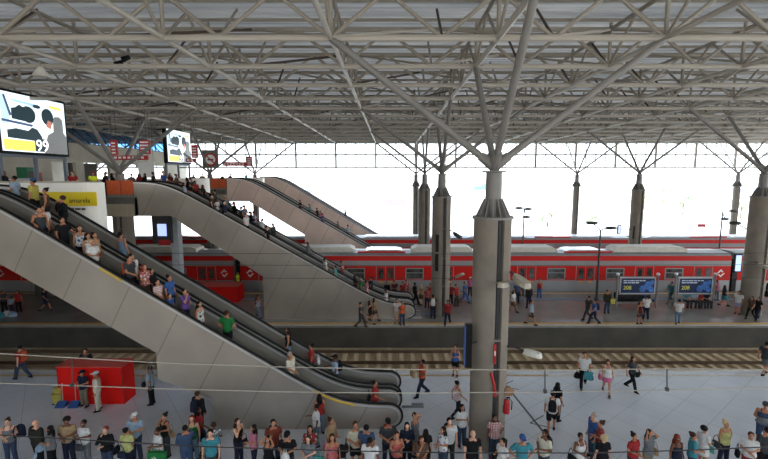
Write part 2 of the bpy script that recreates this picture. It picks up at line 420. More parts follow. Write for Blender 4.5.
# ------------------------------------------------------------------ columns
def column(X, Y, label, zf=0.0, detail=True, rad=.66, slim=False):
    t = empty('support_column', (X, Y, zf), label, 'column', 'tree columns holding the roof')
    pts = []
    for k in range(48):
        a = R(-90+7.5*k+1.9); x, y = rad*math.cos(a), rad*math.sin(a)
        if y < 0 and .04*rad/.66 < x < .24*rad/.66: y = -rad*.55
        pts.append((X+x, Y+y))
    MB().prism_z(pts, zf, 8.5).build('concrete_shaft', M['concrete'], t)
    mb = MB()
    for z in (2.2, 4.2, 6.3): mb.lathe((X, Y, z), [(rad+.012, 0), (rad+.012, .05)], 24)
    mb.build('shaft_band', M['concrete'], t)
    MB().tube((X+.14*rad/.66, Y-rad*.72, zf), (X+.14*rad/.66, Y-rad*.72, 8.5), .07, n=8).build('drain_pipe', M['dark'], t, True)
    MB().lathe((X, Y, 8.5), [(rad+.06, 0), (rad+.06, .09), (.3, .09), (.3, .1)], 24).build('cap_ring', M['strut'], t)
    mb = MB()
    for k in range(14):
        a = 2*math.pi*k/14; c, s_ = math.cos(a), math.sin(a)
        p0 = Vector((X, Y, 8.59)); rd = Vector((c, s_, 0)); tn = Vector((-s_, c, 0))*.02
        vs = [p0+rd*.27-tn, p0+rd*.62-tn, p0+rd*.33+Vector((0,0,.62))-tn, p0+rd*.27+Vector((0,0,.62))-tn,
              p0+rd*.27+tn, p0+rd*.62+tn, p0+rd*.33+Vector((0,0,.62))+tn, p0+rd*.27+Vector((0,0,.62))+tn]
        mb.add(vs, [(0,1,2,3),(7,6,5,4),(0,4,5,1),(1,5,6,2),(2,6,7,3),(3,7,4,0)])
    mb.build('stiffener_ribs', M['strut'], t)
    MB().lathe((X, Y, 8.55), [(.29, 0), (.28, 1.58)], 24).build('steel_shaft', M['strut'], t, True)
    MB().lathe((X, Y, 10.12), [(.36, 0), (.44, .03), (.44, .06), (.2, .06)], 20).build('cap_plate', M['strut'], t)
    MB().box(X-.14, X+.14, Y-.14, Y+.14, 10.15, 10.6).build('hub_block', M['dark'], t)
    for dx, dy in ((-BAY,0),(BAY,0),(0,-RD),(0,RD)):
        d = Vector((dx, dy, ZB-10.35)).normalized(); h = Vector((X, Y, 10.32))
        s0 = h+d*(.55 if detail else .1)
        st = MB().tube(s0, (X+dx, Y+dy, ZB), .125 if detail else .11, n=10).build('strut', M['strut'], t, True)
        MB().tube(h, h+d*.62, .2, .16, 10).build('strut_bracket', M['strut'], st) if detail else None
        if detail:
            # plates each side of the bracket
            pass
    return t
COLS = {}
names = {(0,1):'thick concrete column in the middle foreground, standing behind the waiting crowd',
 (-1,2):'column rising behind the orange panel at the upper floor on the left',
 (0,2):'column just left of the foreground one, at the foot of the middle escalator',
 (1,2):'column at the right edge with a bright screen mounted on its left',
 (-1,3):'column behind the second orange panel, above the escalators',
 (0,3):'slimmer column directly left of the pair by the middle escalator foot',
 (1,3):'column right of centre rising behind the long red train, carrying two dark signs',
 (-2,4):'farthest-row column behind the upper floor at the left', (-1,4):'farthest-row thin column behind the upper escalators',
 (0,4):'farthest-row thin column left of the paired columns', (1,4):'farthest-row thin column between the foreground column and the right half',
 (2,4):'farthest-row thin column near the right edge', (-2,3):'column behind the big screens on the far left', (2,3):'third-row column beyond the right edge'}
for (i, r), lab in names.items():
    X = XC+22.6*i; Y = 15.2*r
    if not vis(X, Y, -1): continue
    COLS[(i, r)] = column(X, Y, lab, 0, r < 3, .66 if r < 3 else .62 if r == 3 else .42)

# ------------------------------------------------------------------ hanging glazed screen at the open end
YG = 61.6
wn = MB().box(-60, 60, YG-.06, YG+.06, 11.1, 11.28).box(-60, 60, YG-.05, YG+.05, 12.9, 13.08).box(-60, 60, YG-.06, YG+.06, 14.5, 14.62)
wno = struct('window_1', wn, M['steel_d'], 'hanging glazed screen under the roof edge at the open end of the hall')
pn = MB().box(-60, 60, YG-.01, YG+.01, 11.25, 14.5); pn.build('pane', glass_mat('screen_glass', (246,250,252), .06), wno)
mu = None
for k in range(-41, 44):
    x = XC+1.4125*k
    if k % 4 == 0: MB().box(x-.13, x+.13, YG-.1, YG+.1, 11.1, 14.62).build('mullion', M['steel_d'], wno)
    else:
        if mu is None: mu = MB().box(x-.07, x+.07, YG-.05, YG+.05, 11.2, 14.55).build('mullion', M['white'], wno); x0 = x
        else:
            o = mu.copy(); COL.objects.link(o); o.location.x = x-x0

# ------------------------------------------------------------------ upper floor on the left
ML = -40; MR = -19.4; ZF = 8.55
struct('floor_upper', MB().box(ML, MR, 4, 64, 7.3, ZF), M['dark_conc'], 'upper floor of the station on the left')
# landings
for y0, y1, nm, xr in ((15.95,22.3,'near',-16.6),(29.2,35.7,'middle',-17.2),(44.4,51.0,'far',-17.0)):
    struct('floor_landing_'+nm, MB().box(MR, xr, y0+.1, y1, 7.3, ZF), M['dark_conc'], 'landing of the %s escalators at the upper floor' % nm)
# parapets facing the platforms between the landings
for y0, y1, nm in ((4,15.9,'first'),(22.4,29.1,'second'),(35.8,44.3,'third'),(51.1,64,'fourth')):
    struct('wall_parapet_'+nm, MB().box(MR-.12, MR, y0, y1, ZF, 9.65), M['concw'], '%s parapet along the edge of the upper floor' % nm)
def round_wall(name, y, xl, xr, z0, z1, m, label):
    pts = [(xl, y), (xr-.7, y)]+[(xr-.7+.7*math.sin(R(a)), y+.7-.7*math.cos(R(a))) for a in (15,30,45,60,75,90)]+[(xr, y+.95), (xr-.2, y+.95), (xr-.2, y+.75)]
    pts += [(xr-.7+.5*math.sin(R(a)), y+.7-.5*math.cos(R(a))) for a in (75,60,45,30,15)]+[(xr-.7, y+.2), (xl, y+.2)]
    return struct(name, MB().prism_z(pts, z0, z1), m, label)
WALLW = mat('white_wall', (240,236,226), .5, 0, .04, .6)
ww = round_wall('wall_sign', 22.0, -24, -15.15, 6.9, 9.66, WALLW, 'white curved-end wall with a yellow lettered strip behind the near escalators')
MB().box(-24, -15.8, 21.93, 22.25, 9.66, 9.74).build('coping', M['concw'], ww)
a = at_Y(48,200,21.98); b = at_Y(96,190,21.98); c = at_Y(96,204,21.98)
sg = empty('wall_sign_strip', (b.x, 21.98, c.z), 'yellow strip sign with black lettering on the white wall', 'sign')
zt, zb = at_Y(70,192,21.98).z, at_Y(70,206,21.98).z
MB().box(at_Y(36,200,21.98).x, b.x, 21.96, 22.0, zb, zt).build('panel', mat('sign_yellow', (236,208,30), .5, 0, .03), sg)
tm = mat('sign_black', (24,24,22), .6)
tx = at_Y(69,200,21.95).x
text_obj('amarela', .34, tm, sg, (tx-sg.location.x, -.025, zb+.17-sg.location.z), (R(90),0,0))
text_obj('a', .34, tm, sg, (at_Y(53,200,21.95).x-sg.location.x, -.025, zb+.17-sg.location.z), (R(90),0,0))
mb = MB(); x = at_Y(66,210,21.98).x; z = at_Y(72,210,21.98).z
for wd in (.2,.14,.26,.18): mb.box(x, x+wd, 21.96, 22.0, z, z+.1); x += wd+.07
mb.build('small_lettering', mat('sign_grey', (90,90,88), .6), sg)
w2 = round_wall('wall_band', 35.5, -24, -15.2, 7.6, 9.8, WALLW, 'white and orange curved-end wall behind the middle escalators')
MB().box(-22, -15.5, 35.44, 35.5, 8.45, 9.0).build('orange_band', mat('band_orange', (222,150,60), .5), w2)
w3 = round_wall('wall_back', 50.8, -24, -15.0, 7.6, 9.8, WALLW, 'pale curved-end wall behind the far escalators')
# orange mesh panels and the concrete below them
for y, x0, x1, nm, g in ((29.5,-19.35,-17.45,'middle','left of the middle escalator top'),(44.6,-18.5,-16.85,'far','left of the far escalator top')):
    t = empty('mesh_barrier', ((x0+x1)/2, y, 8.75), 'orange mesh barrier panel '+g, 'barrier', 'orange mesh barriers on the upper floor')
    MB().box(x0, x1, y-.03, y+.03, 8.75, 9.7).build('mesh_panel', M['orange'], t)
    mb = MB()
    for x in (x0, (x0+x1)/2, x1-.06): mb.box(x, x+.06, y-.06, y-.03, 8.7, 9.75)
    mb.build('frame', mat('orange_frame', (150,60,26), .6), t)
    struct('trim_slab_'+nm, MB().box(x0, x1, y-.05, y+.3, 8.1, 8.74), mat('slab_grey', (120,114,104), .8, 0, .1), 'grey slab edge under the orange mesh barrier '+g)
    struct('trim_beam_'+nm, MB().box(x0-.1, x1, y-.25, y+.3, 7.25, 8.1), mat('beam_beige', (160,148,128), .8, 0, .1), 'beige beam below the slab edge '+g)
# left hall wall with openings, skylight band
WX = -30.0
wl = MB()
def wallx(y0, y1, z0, z1): wl.box(WX-.3, WX, y0, y1, z0, z1)
wallx(22, 64, 11.3, 13.1); wallx(22, 38.5, ZF, 11.3); wallx(38.5, 41.5, ZF, 8.9)
wallx(41.5, 42.6, ZF, 11.3); wallx(46.5, 48.2, ZF, 11.3); wallx(58, 64, ZF, 11.3); wallx(48.2, 58, ZF, 9.0)
struct('wall_left', wl, M['concw'], 'concrete wall at the back of the upper floor on the left')
struct('wall_left_upper', MB().box(-45.3, -45, -16, 64, -2, 16.6), M['concw'], 'outer wall added on the left to keep light out')  # outer wall added to darken the left side of the hall
struct('wall_near', MB().box(-45, 66, -16.3, -16, -2, 8.4).box(-45, -12, -16.3, -16, 8.4, 11), M['dark_conc'], 'unseen concrete wall added behind the viewer to keep light out')  # added out of view to hold back light, taller at the left
struct('wall_platform_face', MB().box(-45, 60, 27.86, 27.9, -1.7, -.12), mat('shaded_wall', (70,66,58), .9, 0, .25, .8), 'side wall of the middle platform along the empty track, shade in its dark colour')  # shade on this viewer-facing side put into a darker facing
struct('wall_doorway', MB().box(-31.6, -31.4, 42.6, 46.5, ZF, 11.3), M['dark_conc'], 'dark doorway recess in the left concrete wall')
sk = struct('window_2', MB().box(WX-.15, WX-.05, 22, 64, 13.1, 13.2), M['dark'], 'blue skylight band above the left concrete wall')
MB().add([(WX, 22, 13.2), (WX, 64, 13.2), (WX-2.5, 64, 15.6), (WX-2.5, 22, 15.6)], [(0,1,2,3)]).build('pane', glass_mat('blue_glass', (104,158,214), .12), sk)
for k in range(30):
    y = 22+1.45*k; MB().bar((WX, y, 13.15), (WX-2.5, y, 15.6), .09, .09).build('glazing_bar', M['dark'], sk)
# ------------------------------------------------------------------ escalators
def softline(X, X1, slope, zt):
    """handrail height along X: flat 1.0, sloped, flat zt"""
    z = 1.0 + slope*(X1-X); w_ = .35
    z = 1.0 + w_*math.log1p(math.exp(min(60, (z-1.0)/w_)))
    d = (zt-z)/w_
    z = zt - w_*math.log1p(math.exp(min(60, d))) if d < 60 else z
    return z
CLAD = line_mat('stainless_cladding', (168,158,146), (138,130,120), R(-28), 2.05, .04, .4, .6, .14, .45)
CLAD_HAZY = line_mat('stainless_cladding_hazy', (216,190,174), (176,154,140), R(-28), 2.05, .06, .45, .1, .14, .45)  # lighter, warmer copy: haze over the distant escalators put into the colour
BALM = mat('balustrade_metal', (146,140,130), .42, .2, .12, .6)
STEPM = mat('step_metal', (60,60,60), .5, .4, .1)
ESC = {}
def escalator_set(key, Y0, X1, slope, zt, XE, XT, soffit, lanes, labels, wide=1.12, clad=True):
    """soffit: list of (X,Z) from the top-left corner of the cladding round to the floor at the foot"""
    rr = .45; xs = [XT+(XE-rr-XT)*i/70 for i in range(71)]
    up = [(x, softline(x, X1, slope, zt)) for x in xs]
    semi = [(XE-rr+rr*math.sin(R(a)), 1.0-rr+rr*math.cos(R(a))) for a in range(15, 181, 15)]
    ESC[key] = dict(Y0=Y0, X1=X1, slope=slope, zt=zt, lanes=[])
    gap = wide+.62
    for li in range(lanes):
        ya = Y0+gap*li; yb = ya+wide+.42
        cat_l = labels[li]
        t = empty('escalator', ((XE+X1)/2-3, (ya+yb)/2, 0), cat_l, 'escalator', 'escalators')
        if li == 0 and clad:
            poly = up+semi+[(XE-rr-.25, .0)]+list(reversed(soffit))
            MB().prism_y(poly, ya, ya+.14).build('side_cladding', CLAD_HAZY if key in '34' else CLAD, t)
            # underside follows the soffit through the width of the pair
            mb = MB(); yq = Y0+gap*lanes-.1
            for (p, q) in zip(soffit[:-1], soffit[1:]):
                d = Vector((q[0]-p[0], 0, q[1]-p[1]));
                mb.add([(p[0],ya+.1,p[1]),(q[0],ya+.1,q[1]),(q[0],yq,q[1]),(p[0],yq,p[1])], [(0,1,2,3)])
                mb.add([(p[0]+.02,ya+.1,p[1]+.03),(q[0]+.02,ya+.1,q[1]+.03),(q[0]+.02,yq,q[1]+.03),(p[0]+.02,yq,p[1]+.03)], [(3,2,1,0)])
            mb.build('soffit', CLAD, t)
        for bi, (y0, y1) in enumerate(((ya, ya+.14), (yb-.14, yb))):
            b_ = t
            low = [(x, max(z-1.3, -.0) if z-1.3 > 0 else 0.0) for x, z in up]
            if not (li == 0 and bi == 0 and clad):
                low2 = [(x, max(0.0, z-1.3)) for x, z in up]
                poly = up+semi+[(XE-rr-.3, 0.0)]+list(reversed([p for p in low2 if p[0] < XE-rr-.32]))
                b_ = MB().prism_y(poly, y0, y1).build('balustrade', BALM, t)
            ym = (y0+y1)/2
            pth = [(x, ym, z+.035) for x, z in up]+[(x+.035*math.sin(R(a)), ym, z+.035*math.cos(R(a))) for (x, z), a in zip(semi, range(15, 181, 15))]
            MB().path(pth, .05, 6, (.05, .07)).build('handrail', M['black'], t, True)
            yo = y0-.02 if bi == 0 else y1+.02
            for yo in (y0-.015, y1+.015):
                pth = [(x, yo, z-.07) for x, z in up]+[(x-.07*math.sin(R(a)), yo, z-.07*math.cos(R(a))) for (x, z), a in zip(semi, range(15, 181, 15))]
                MB().path(pth, .04, 4, (.045, .012)).build('edge_trim', M['alu'], t)
        # steps
        y0, y1 = ya+.16, yb-.16
        mb = MB(); x = XE-.9; tread = .4; n_ = 0
        zsteps = []
        while x-tread > XT:
            xm = x-tread/2; z = max(0.02, softline(xm, X1, slope, zt)-1.0)
            z = round(z/.05)*.05+.02
            mb.box(x-tread, x, y0, y1, z-.32, z); zsteps.append((x-tread, x, z)); x -= tread
        mb.build('steps', STEPM, t)
        MB().box(XE-1.3, XE+.5, y0, y1, -.02, .03).build('comb_plate', M['alu'], t)
        ESC[key]['lanes'].append(((y0+y1)/2, zsteps))
    return t
def step_z(key, lane, X):
    Y, st = ESC[key]['lanes'][lane]
    for a, b, z in st:
        if a <= X <= b: return z, (a+b)/2
    return (st[0][2], X) if X > st[0][1] else (st[-1][2], X)

S1 = .62; X1 = -1.95
def so1(x): return 6.75 + S1*(-14.86-x)
escalator_set('1', 16.0, X1, S1, 9.6, .45, -17.4,
   [(-17.4,7.3),(-15.75,7.3),(-9.1,so1(-9.1)),(-9.1,2.1),(-6.95,1.25),(-6.95,0.0)], 2,
   ['nearest long escalator carrying passengers down to the near platform','second long escalator directly behind the nearest one, on the near platform'], wide=.98)
escalator_set('2', 29.3, -.26, .572, 9.62, 1.75, -17.4,
   [(-17.4,7.28),(-15.0,7.28),(-8.85,3.05),(-8.85,0.0)], 2,
   ['middle escalator descending to the platform in front of the red train','escalator just behind the middle one, crowded with riders near its top'])
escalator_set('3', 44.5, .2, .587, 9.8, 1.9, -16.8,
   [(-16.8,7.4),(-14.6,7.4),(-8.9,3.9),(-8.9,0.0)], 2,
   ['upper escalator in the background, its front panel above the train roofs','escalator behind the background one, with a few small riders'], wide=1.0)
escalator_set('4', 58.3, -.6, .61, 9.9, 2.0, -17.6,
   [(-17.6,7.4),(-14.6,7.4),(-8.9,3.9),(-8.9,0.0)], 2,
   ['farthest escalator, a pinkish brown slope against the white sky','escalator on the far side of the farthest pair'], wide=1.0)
# yellow caution strips on the nearest balustrades
t1 = [o for o in COL.objects if o.name.startswith('escalator')][0]
def cau(xa, xb, y):
    pts = [(x, y, softline(x, X1, S1, 9.6)-.07) for x in [xa+(xb-xa)*i/8 for i in range(9)]]
    MB().path(pts, .05, 4, (.055, .014)).build('caution_strip', mat('caution_yellow', (206,170,60), .5), t1)
cau(-3.0, -1.4, 15.965); cau(-11.0, -10.2, 15.965); cau(-2.2, -1.2, 16.88+.5)
# ------------------------------------------------------------------ trains
CL = 21.6
def logo_mb(cx, cz, s, y):
    """square ring standing on its corner, broken twice so that it reads as two linked arrows"""
    mb = MB(); r = s; w_ = s*.34
    def dia(k): return [(cx, cz+k), (cx+k, cz), (cx, cz-k), (cx-k, cz)]
    o = dia(r); i_ = dia(r-w_*1.35)
    def lerp(a, b, t): return (a[0]+(b[0]-a[0])*t, a[1]+(b[1]-a[1])*t)
    for k, (ta, tb) in enumerate(((0,.62),(0,1),(0,.62),(0,1))):
        a0, a1 = o[k], o[(k+1)%4]; b0, b1 = i_[k], i_[(k+1)%4]
        mb.prism_y([lerp(a0,a1,ta), lerp(a0,a1,tb), lerp(b0,b1,tb), lerp(b0,b1,ta)], y-.02, y)
    return mb
def carriage(xc, Y, label, mirror, both=False, z0=0.0, pods=True):
    t = empty('train_carriage', (xc, Y, -1.0+z0), label, 'train')
    sx = -1 if mirror else 1
    xl, xr = xc-CL/2+.15, xc+CL/2-.15
    X = lambda off: xc+sx*(off-CL/2)
    def bx(x0, x1, *a): return MB().box(min(x0,x1), max(x0,x1), *a)
    Z = lambda z: z+z0
    prof = [(Y, Z(-.25)), (Y, Z(2.6)), (Y+.05, Z(3.08)), (Y+.25, Z(3.28)), (Y+1.45, Z(3.4)), (Y+2.65, Z(3.28)), (Y+2.85, Z(3.08)), (Y+2.9, Z(2.6)), (Y+2.9, Z(-.25))]
    MB().prism_x(prof, xl, xr).build('body_shell', M['silver'], t)
    MB().prism_x([(Y-.015, Z(2.66)), (Y+.04, Z(3.08)), (Y+.10, Z(3.08)), (Y+.02, Z(2.66))], xl, xr).build('roof_band', M['red'], t)
    MB().box(xl, xr, Y-.012, Y+.01, Z(2.2), Z(2.66)).build('cant_panel', M['grey'], t)
    MB().box(xl+.3, xr-.3, Y+.3, Y+2.6, Z(-1.0), Z(-.25)).build('underframe', M['dark'], t)
    dc = [3.6, 8.75, 13.9, 19.05]; wc = [6.2, 11.35, 16.5]
    # red panels between doors
    edges = [0.15]+[e for d in dc for e in (d-.82, d+.82)]+[CL-.15]
    for a, b in zip(edges[::2], edges[1::2]):
        if b-a < .2: continue
        bx(X(a), X(b), Y-.012, Y+.01, Z(.92), Z(2.2)).build('red_panel', M['red'], t)
    for c in wc:
        x0, x1 = sorted((X(c-.8), X(c+.8)))
        fr = MB().box(x0, x1, Y-.03, Y, Z(1.0), Z(2.02)).build('window', M['silver'], t)
        MB().box(x0+.09, x1-.09, Y-.036, Y-.02, Z(1.09), Z(1.56)).box(x0+.09, x1-.09, Y-.036, Y-.02, Z(1.62), Z(1.93)).build('pane', M['win'], fr)
    for c in dc:
        x0, x1 = sorted((X(c-.8), X(c+.8)))
        for a, b in ((x0, (x0+x1)/2-.015), ((x0+x1)/2+.015, x1)):
            lf = MB().box(a+.02, b, Y-.03, Y, Z(-.05), Z(.9)).build('door_leaf', M['grey'], t)
            MB().box(a+.02, b, Y-.03, Y, Z(.9), Z(2.18)).build('upper_panel', M['red'], lf)
            MB().rbox(a+.2, b-.14, Y-.04, Y-.02, Z(1.05), Z(2.0), .008).build('pane', M['win'], lf)
            MB().box(a+.25, b-.2, Y-.042, Y-.03, Z(.72), Z(.84)).build('notice', M['yellow'], lf)
        MB().box(x0-.03, x0+.02, Y-.035, Y, Z(-.1), Z(2.22)).build('door_jamb', M['silver'], t); MB().box(x1-.02, x1+.03, Y-.035, Y, Z(-.1), Z(2.22)).build('door_jamb', M['silver'], t)
    for c in ((20.6, 1.0) if both else (20.6,)):
        logo_mb(X(c), Z(1.55), .36, Y-.014).build('emblem', M['white'], t)
    for a, b, m in ((1.0, 6.5, 'cream'), (11.5, 18.0, 'cream'), (7.2, 10.6, 'alu')) if pods else ((2.0, 9.0, 'alu'), (12.0, 19.0, 'alu')):
        x0, x1 = sorted((X(a), X(b)))
        hgt = .42 if m == 'cream' else .2 if pods else .08
        pr = [(x0, Z(3.3)), (x1, Z(3.3)), (x1-.1, Z(3.3+hgt*.7)), (x1-.5, Z(3.34+hgt)), (x0+.5, Z(3.34+hgt)), (x0+.1, Z(3.3+hgt*.7))]
        MB().prism_y(pr, Y+.6, Y+2.3).build('roof_unit', M[m], t)
    x0, x1 = sorted((X(11.2), X(7.0)))
    MB().box(x0, x1, Y+.35, Y+.5, Z(3.28), Z(3.42)).build('roof_fairing', M['red'], t)
    return t
TY = 36.9; J = 8.35
carriage(J+CL/2, TY, 'red and silver train carriage right of the foreground column, behind the advert shelters', False)
carriage(J-CL/2, TY, 'red and silver train carriage partly hidden by the middle escalator', True)
carriage(J-CL*1.5-.25, TY, 'red and silver train carriage on the left, seen past the nearest escalators', False, True)
carriage(J+CL*1.5+.3, TY, 'red and silver train carriage end at the right edge, behind the right-hand column', True)
mb = MB()
for x in (J, J-CL-.12, J+CL+.15):
    g = MB().box(x-.3, x+.3, TY+.5, TY+2.4, -.8, 2.7).build('gangway', M['black'])
    tag(g, {J:'black gangway bellows between carriages behind the foreground column', J+CL+.15:'black gangway bellows near the right-hand column'}.get(x, 'black gangway bellows left of the enclosed escalator base'), 'gangway')
Y2 = 49.3
for k, lab in ((-2,'second-track train carriage seen at the far left under the upper floor'),(-1,'second-track red train carriage seen through the gap under the middle escalator'),(0,'second-track red train carriage behind the paired columns'),(1,'second-track red train carriage right of the foreground column, above the near train roof'),(2,'second-track red train carriage with dark windows at the right')):
    carriage(6.5+CL*k+CL/2, Y2, lab, k % 2 == 0, False, -.42, False)
# red hoarding boxes
def at_floor_box(name, x0, x1, y0, y1, h, label, cat):
    t = empty(name, ((x0+x1)/2, (y0+y1)/2, 0), label, cat)
    MB().box(x0, x1, y0, y1, 0, h).build('side_panels', M['boxred'], t)
    MB().box(x0-.03, x1+.03, y0-.03, y1+.03, h-.02, h+.02).build('top_panel', mat('hoarding_top', (186,70,58), .6), t)
    mb = MB()
    k = x0
    for x in (x0, x1-.05): mb.box(x, x+.05, y0-.012, y0, 0, h)
    mb.box(x0, x1, y0-.012, y0, h*.48, h*.48+.03)
    mb.build('batten', mat('hoarding_edge', (150,26,24), .6), t)
    return t
a = at_z(60, 404, 0); b = at_z(127, 405, 0)
at_floor_box('hoarding_box', a.x, b.x-.15, 17.9, 18.75, 1.72, 'big red plywood hoarding box on the near platform at the left', 'hoarding')
at_floor_box('hoarding_box', at_z(183,303,0).x, at_z(237.5,303,0).x, 33.3, 34.8, 1.28, 'smaller red hoarding box on the middle platform beside the train', 'hoarding')
# left pillar
struct('wall_pillar', MB().box(-29.8, -27.2, 35.2, 35.8, 0, 2.25), M['dark_conc'], 'low concrete wall block on the dark left part of the middle platform')

# ------------------------------------------------------------------ shelters with adverts and chairs
ADM = emis('advert_blue', (18,32,62), .12); ADY = mat('advert_yellow', (226,216,70), .5); ADW = mat('advert_white', (214,222,232), .5); ADB = mat('advert_light_blue', (58,104,170), .5, 0, .5, 6)
for i, (px0, px1, lab) in enumerate(((617,657,'left advert shelter with a row of empty black chairs'),(675,714,'right advert shelter, with people resting on its bench'))):
    Y = 31.9; x0 = at_Y(px0,290,Y).x; x1 = at_Y(px1,290,Y).x
    t = empty('waiting_shelter', ((x0+x1)/2, Y, 0), lab, 'shelter', 'advert shelters on the middle platform')
    for x in (x0, x1):
        p = MB().tube((x, Y, 0), (x, Y, 2.6), .07, n=10).build('post', M['strut'], t, True)
        MB().ell((x, Y, 2.62), (.13,.13,.12), 10, 6).build('post_cap', M['alu'], p, True)
        MB().tube((x, Y+.7, 0), (x, Y+.7, 1.1), .05, n=8).build('rear_post', M['strut'], p, True)
    mb = MB()
    for z in (1.06, 2.42): mb.box(x0, x1, Y-.03, Y+.03, z-.03, z+.03)
    mb.box(x0, x1, Y+.0, Y+.05, .34, .40); mb.box(x0, x1, Y+.65, Y+.7, .34, .40)
    mb.build('rail', M['strut'], t)
    ad = MB().box(x0+.2, x1-.2, Y-.06, Y+.06, 1.12, 2.36).build('advert_panel', M['alu'], t)
    MB().box(x0+.26, x1-.26, Y-.07, Y-.05, 1.18, 2.30).build('poster', ADM, ad)
    text_obj('208', .42, ADY, ad, (x0+.42-world_loc(ad).x, -.075, 1.45), (R(90),0,0))
    mb = MB()
    x = x0+.42
    for wd in (.28,.12,.34,.26,.18,.22): mb.box(x, x+wd, Y-.076, Y-.07, 2.1, 2.17); x += wd+.05
    x = x0+.42
    for wd in (.3,.2,.28,.24): mb.box(x, x+wd, Y-.076, Y-.07, 1.94, 2.01); x += wd+.05
    mb.build('small_lettering', ADW, ad)
    mb = MB()
    for cx, cz, r in ((x1-.75, 1.75, .3),(x1-1.15, 1.5, .24),(x1-.5, 1.45, .2),(x1-.45,2.0,.16)): mb.ell((cx, Y-.07, cz), (r, .008, r*1.1), 10, 6)
    mb.build('picture', ADB, ad)
    MB().box(x0+.05, x1-.05, Y+.05, Y+.65, .40, .44).build('bench_board', M['strut'], t)
    if i == 0:
        for k in range(4):
            cx = x0+.45+k*(x1-x0-.9)/3
            c = empty('seat_shell', (cx, Y+.35, .44), 'black moulded seat on the bench of the left shelter', 'seat', 'black seats of the left shelter')
            MB().prism_x([(Y+.08,.46),(Y+.05,.6),(Y+.5,.58),(Y+.60,1.02),(Y+.70,1.02),(Y+.60,.46)], cx-.33, cx+.33).build('shell', M['black'], c)
            MB().box(cx-.1, cx+.1, Y+.25, Y+.45, .44, .51).build('bracket', M['dark'], c)

# ------------------------------------------------------------------ lamp posts
def lamp_post(name_lab, px, Y, ztop, heads, zbase=0.0):
    X = at_Y(px, 240, Y).x
    t = empty('lamp_post', (X, Y, zbase), name_lab, 'street lamp')
    MB().tube((X, Y, zbase), (X, Y, ztop), .1, .06, 10).build('pole', M['dark'], t, True)
    MB().lathe((X, Y, zbase), [(.2,0),(.2,.1),(.12,.3)], 12).build('base', M['dark'], t)
    for hx, hy in heads:
        h = at_Y(hx, hy, Y-.3)
        ar = MB().path([(X, Y, ztop-.05), ((X+h.x)/2, Y-.1, (ztop+h.z)/2+.05), (h.x, Y-.3, h.z)], .045, 6).build('arm', M['dark'], t, True)
        d = Vector((h.x-X, 0, .0)).normalized()
        MB().ell((h.x, Y-.3, h.z), (.5, .24, .14), 12, 6).build('lamp_head', mat('lamp_head', (66,64,60), .5), ar, True)
lamp_post('twin-armed street lamp on the middle platform left of the advert shelters', 600, 34.0, 5.75, [(592,223),(611,228)])
lamp_post('three-headed street lamp seen beyond the train just right of the foreground column', 523, 46.5, 6.5, [(519,208),(528,209),(526.5,217)])
lamp_post('street lamp beyond the train between the two right-hand columns', 720, 46.5, 6.2, [(733,211),(725,219)])
lamp_post('twin-armed street lamp behind the right-edge column', 751, 33.0, 5.7, [(735,223),(765,229)])

# ------------------------------------------------------------------ things on columns
cy = 15.2; cx = XC
def screen_panel(x0, x1, y, z0, z1, lab, lit=True, m=None):
    t = empty('information_screen', ((x0+x1)/2, y, z0), lab, 'screen')
    MB().box(x0, x1, y-.08, y+.08, z0, z1).build('casing', M['black'], t)
    MB().box(x0+.06, x1-.06, y-.09, y-.075, z0+.08, z1-.08).build('display', m or emis('screen_lit', (170,190,250), .5), t)
    return t
def mount(t, p, q):
    MB().bar(p, q, .06, .06).build('bracket', M['dark'], t)
a = at_Y(733,272,29.5); b = at_Y(742,254,29.5)
t = screen_panel(a.x, b.x, 29.5, a.z, b.z, 'bright screen mounted on the left of the right-edge column'); mount(t, (b.x, 29.5, (a.z+b.z)/2), (XC+22.6-.5, 29.95, (a.z+b.z)/2))
a = at_Y(464,368,14.4); b = at_Y(472.5,325,14.4)
t = empty('information_screen', (a.x+.15, 14.5, a.z), 'tall black screen seen nearly edge-on at the left of the foreground column', 'screen')
MB().box(a.x+.04, b.x, 14.4, 14.62, a.z, b.z).build('casing', M['black'], t)
MB().box(a.x+.01, a.x+.04, 14.41, 14.61, a.z+.05, b.z-.05).build('display', mat('screen_blue_side', (60,96,170), .3), t)
mount(t, (b.x-.1, 14.6, (a.z+b.z)/2), (XC-.52, 14.85, (a.z+b.z)/2))
for px0, px1, y0, y1, lab, m in ((617,621,225,234,'small pale sign on the left of the column behind the long train', emis('sign_pale',(176,190,214),.5)),(632.5,636.5,226,239,'black sign on the right of the column behind the long train', M['black'])):
    a = at_Y(px0,y1,45.2); b = at_Y(px1,y0,45.2)
    t = screen_panel(a.x, b.x, 45.2, a.z, b.z, lab, True, m); mount(t, ((a.x+b.x)/2, 45.2, (a.z+b.z)/2), (XC+22.6, 45.4, (a.z+b.z)/2))
# under the middle landing
a = at_Y(154,243,30.9); b = at_Y(171,216,30.9)
t = empty('display_board', ((a.x+b.x)/2, 30.9, a.z), 'dark hanging board with a small lit screen under the middle escalator landing', 'display board')
MB().box(a.x, b.x, 30.8, 31.0, a.z, 7.3).build('board', M['dark'], t)
c = at_Y(158,236,30.78); d = at_Y(166,224,30.78)
MB().box(c.x, d.x, 30.76, 30.8, c.z, d.z).build('display', emis('screen_lit', (170,190,250), .5), t)
e_ = at_Y(163,244,30.7); MB().box(e_.x-.3, e_.x+.5, 30.7, 30.8, e_.z-.1, e_.z+.3).build('small_sign', M['signred'], t)
a = at_Y(171.5,217,31.5); b = at_Y(181,250,31.5)
struct('wall_post', MB().box(a.x, b.x, 31.2, 31.8, 0, 7.28), mat('pale_post', (176,180,184), .5), 'pale grey square post under the middle landing')
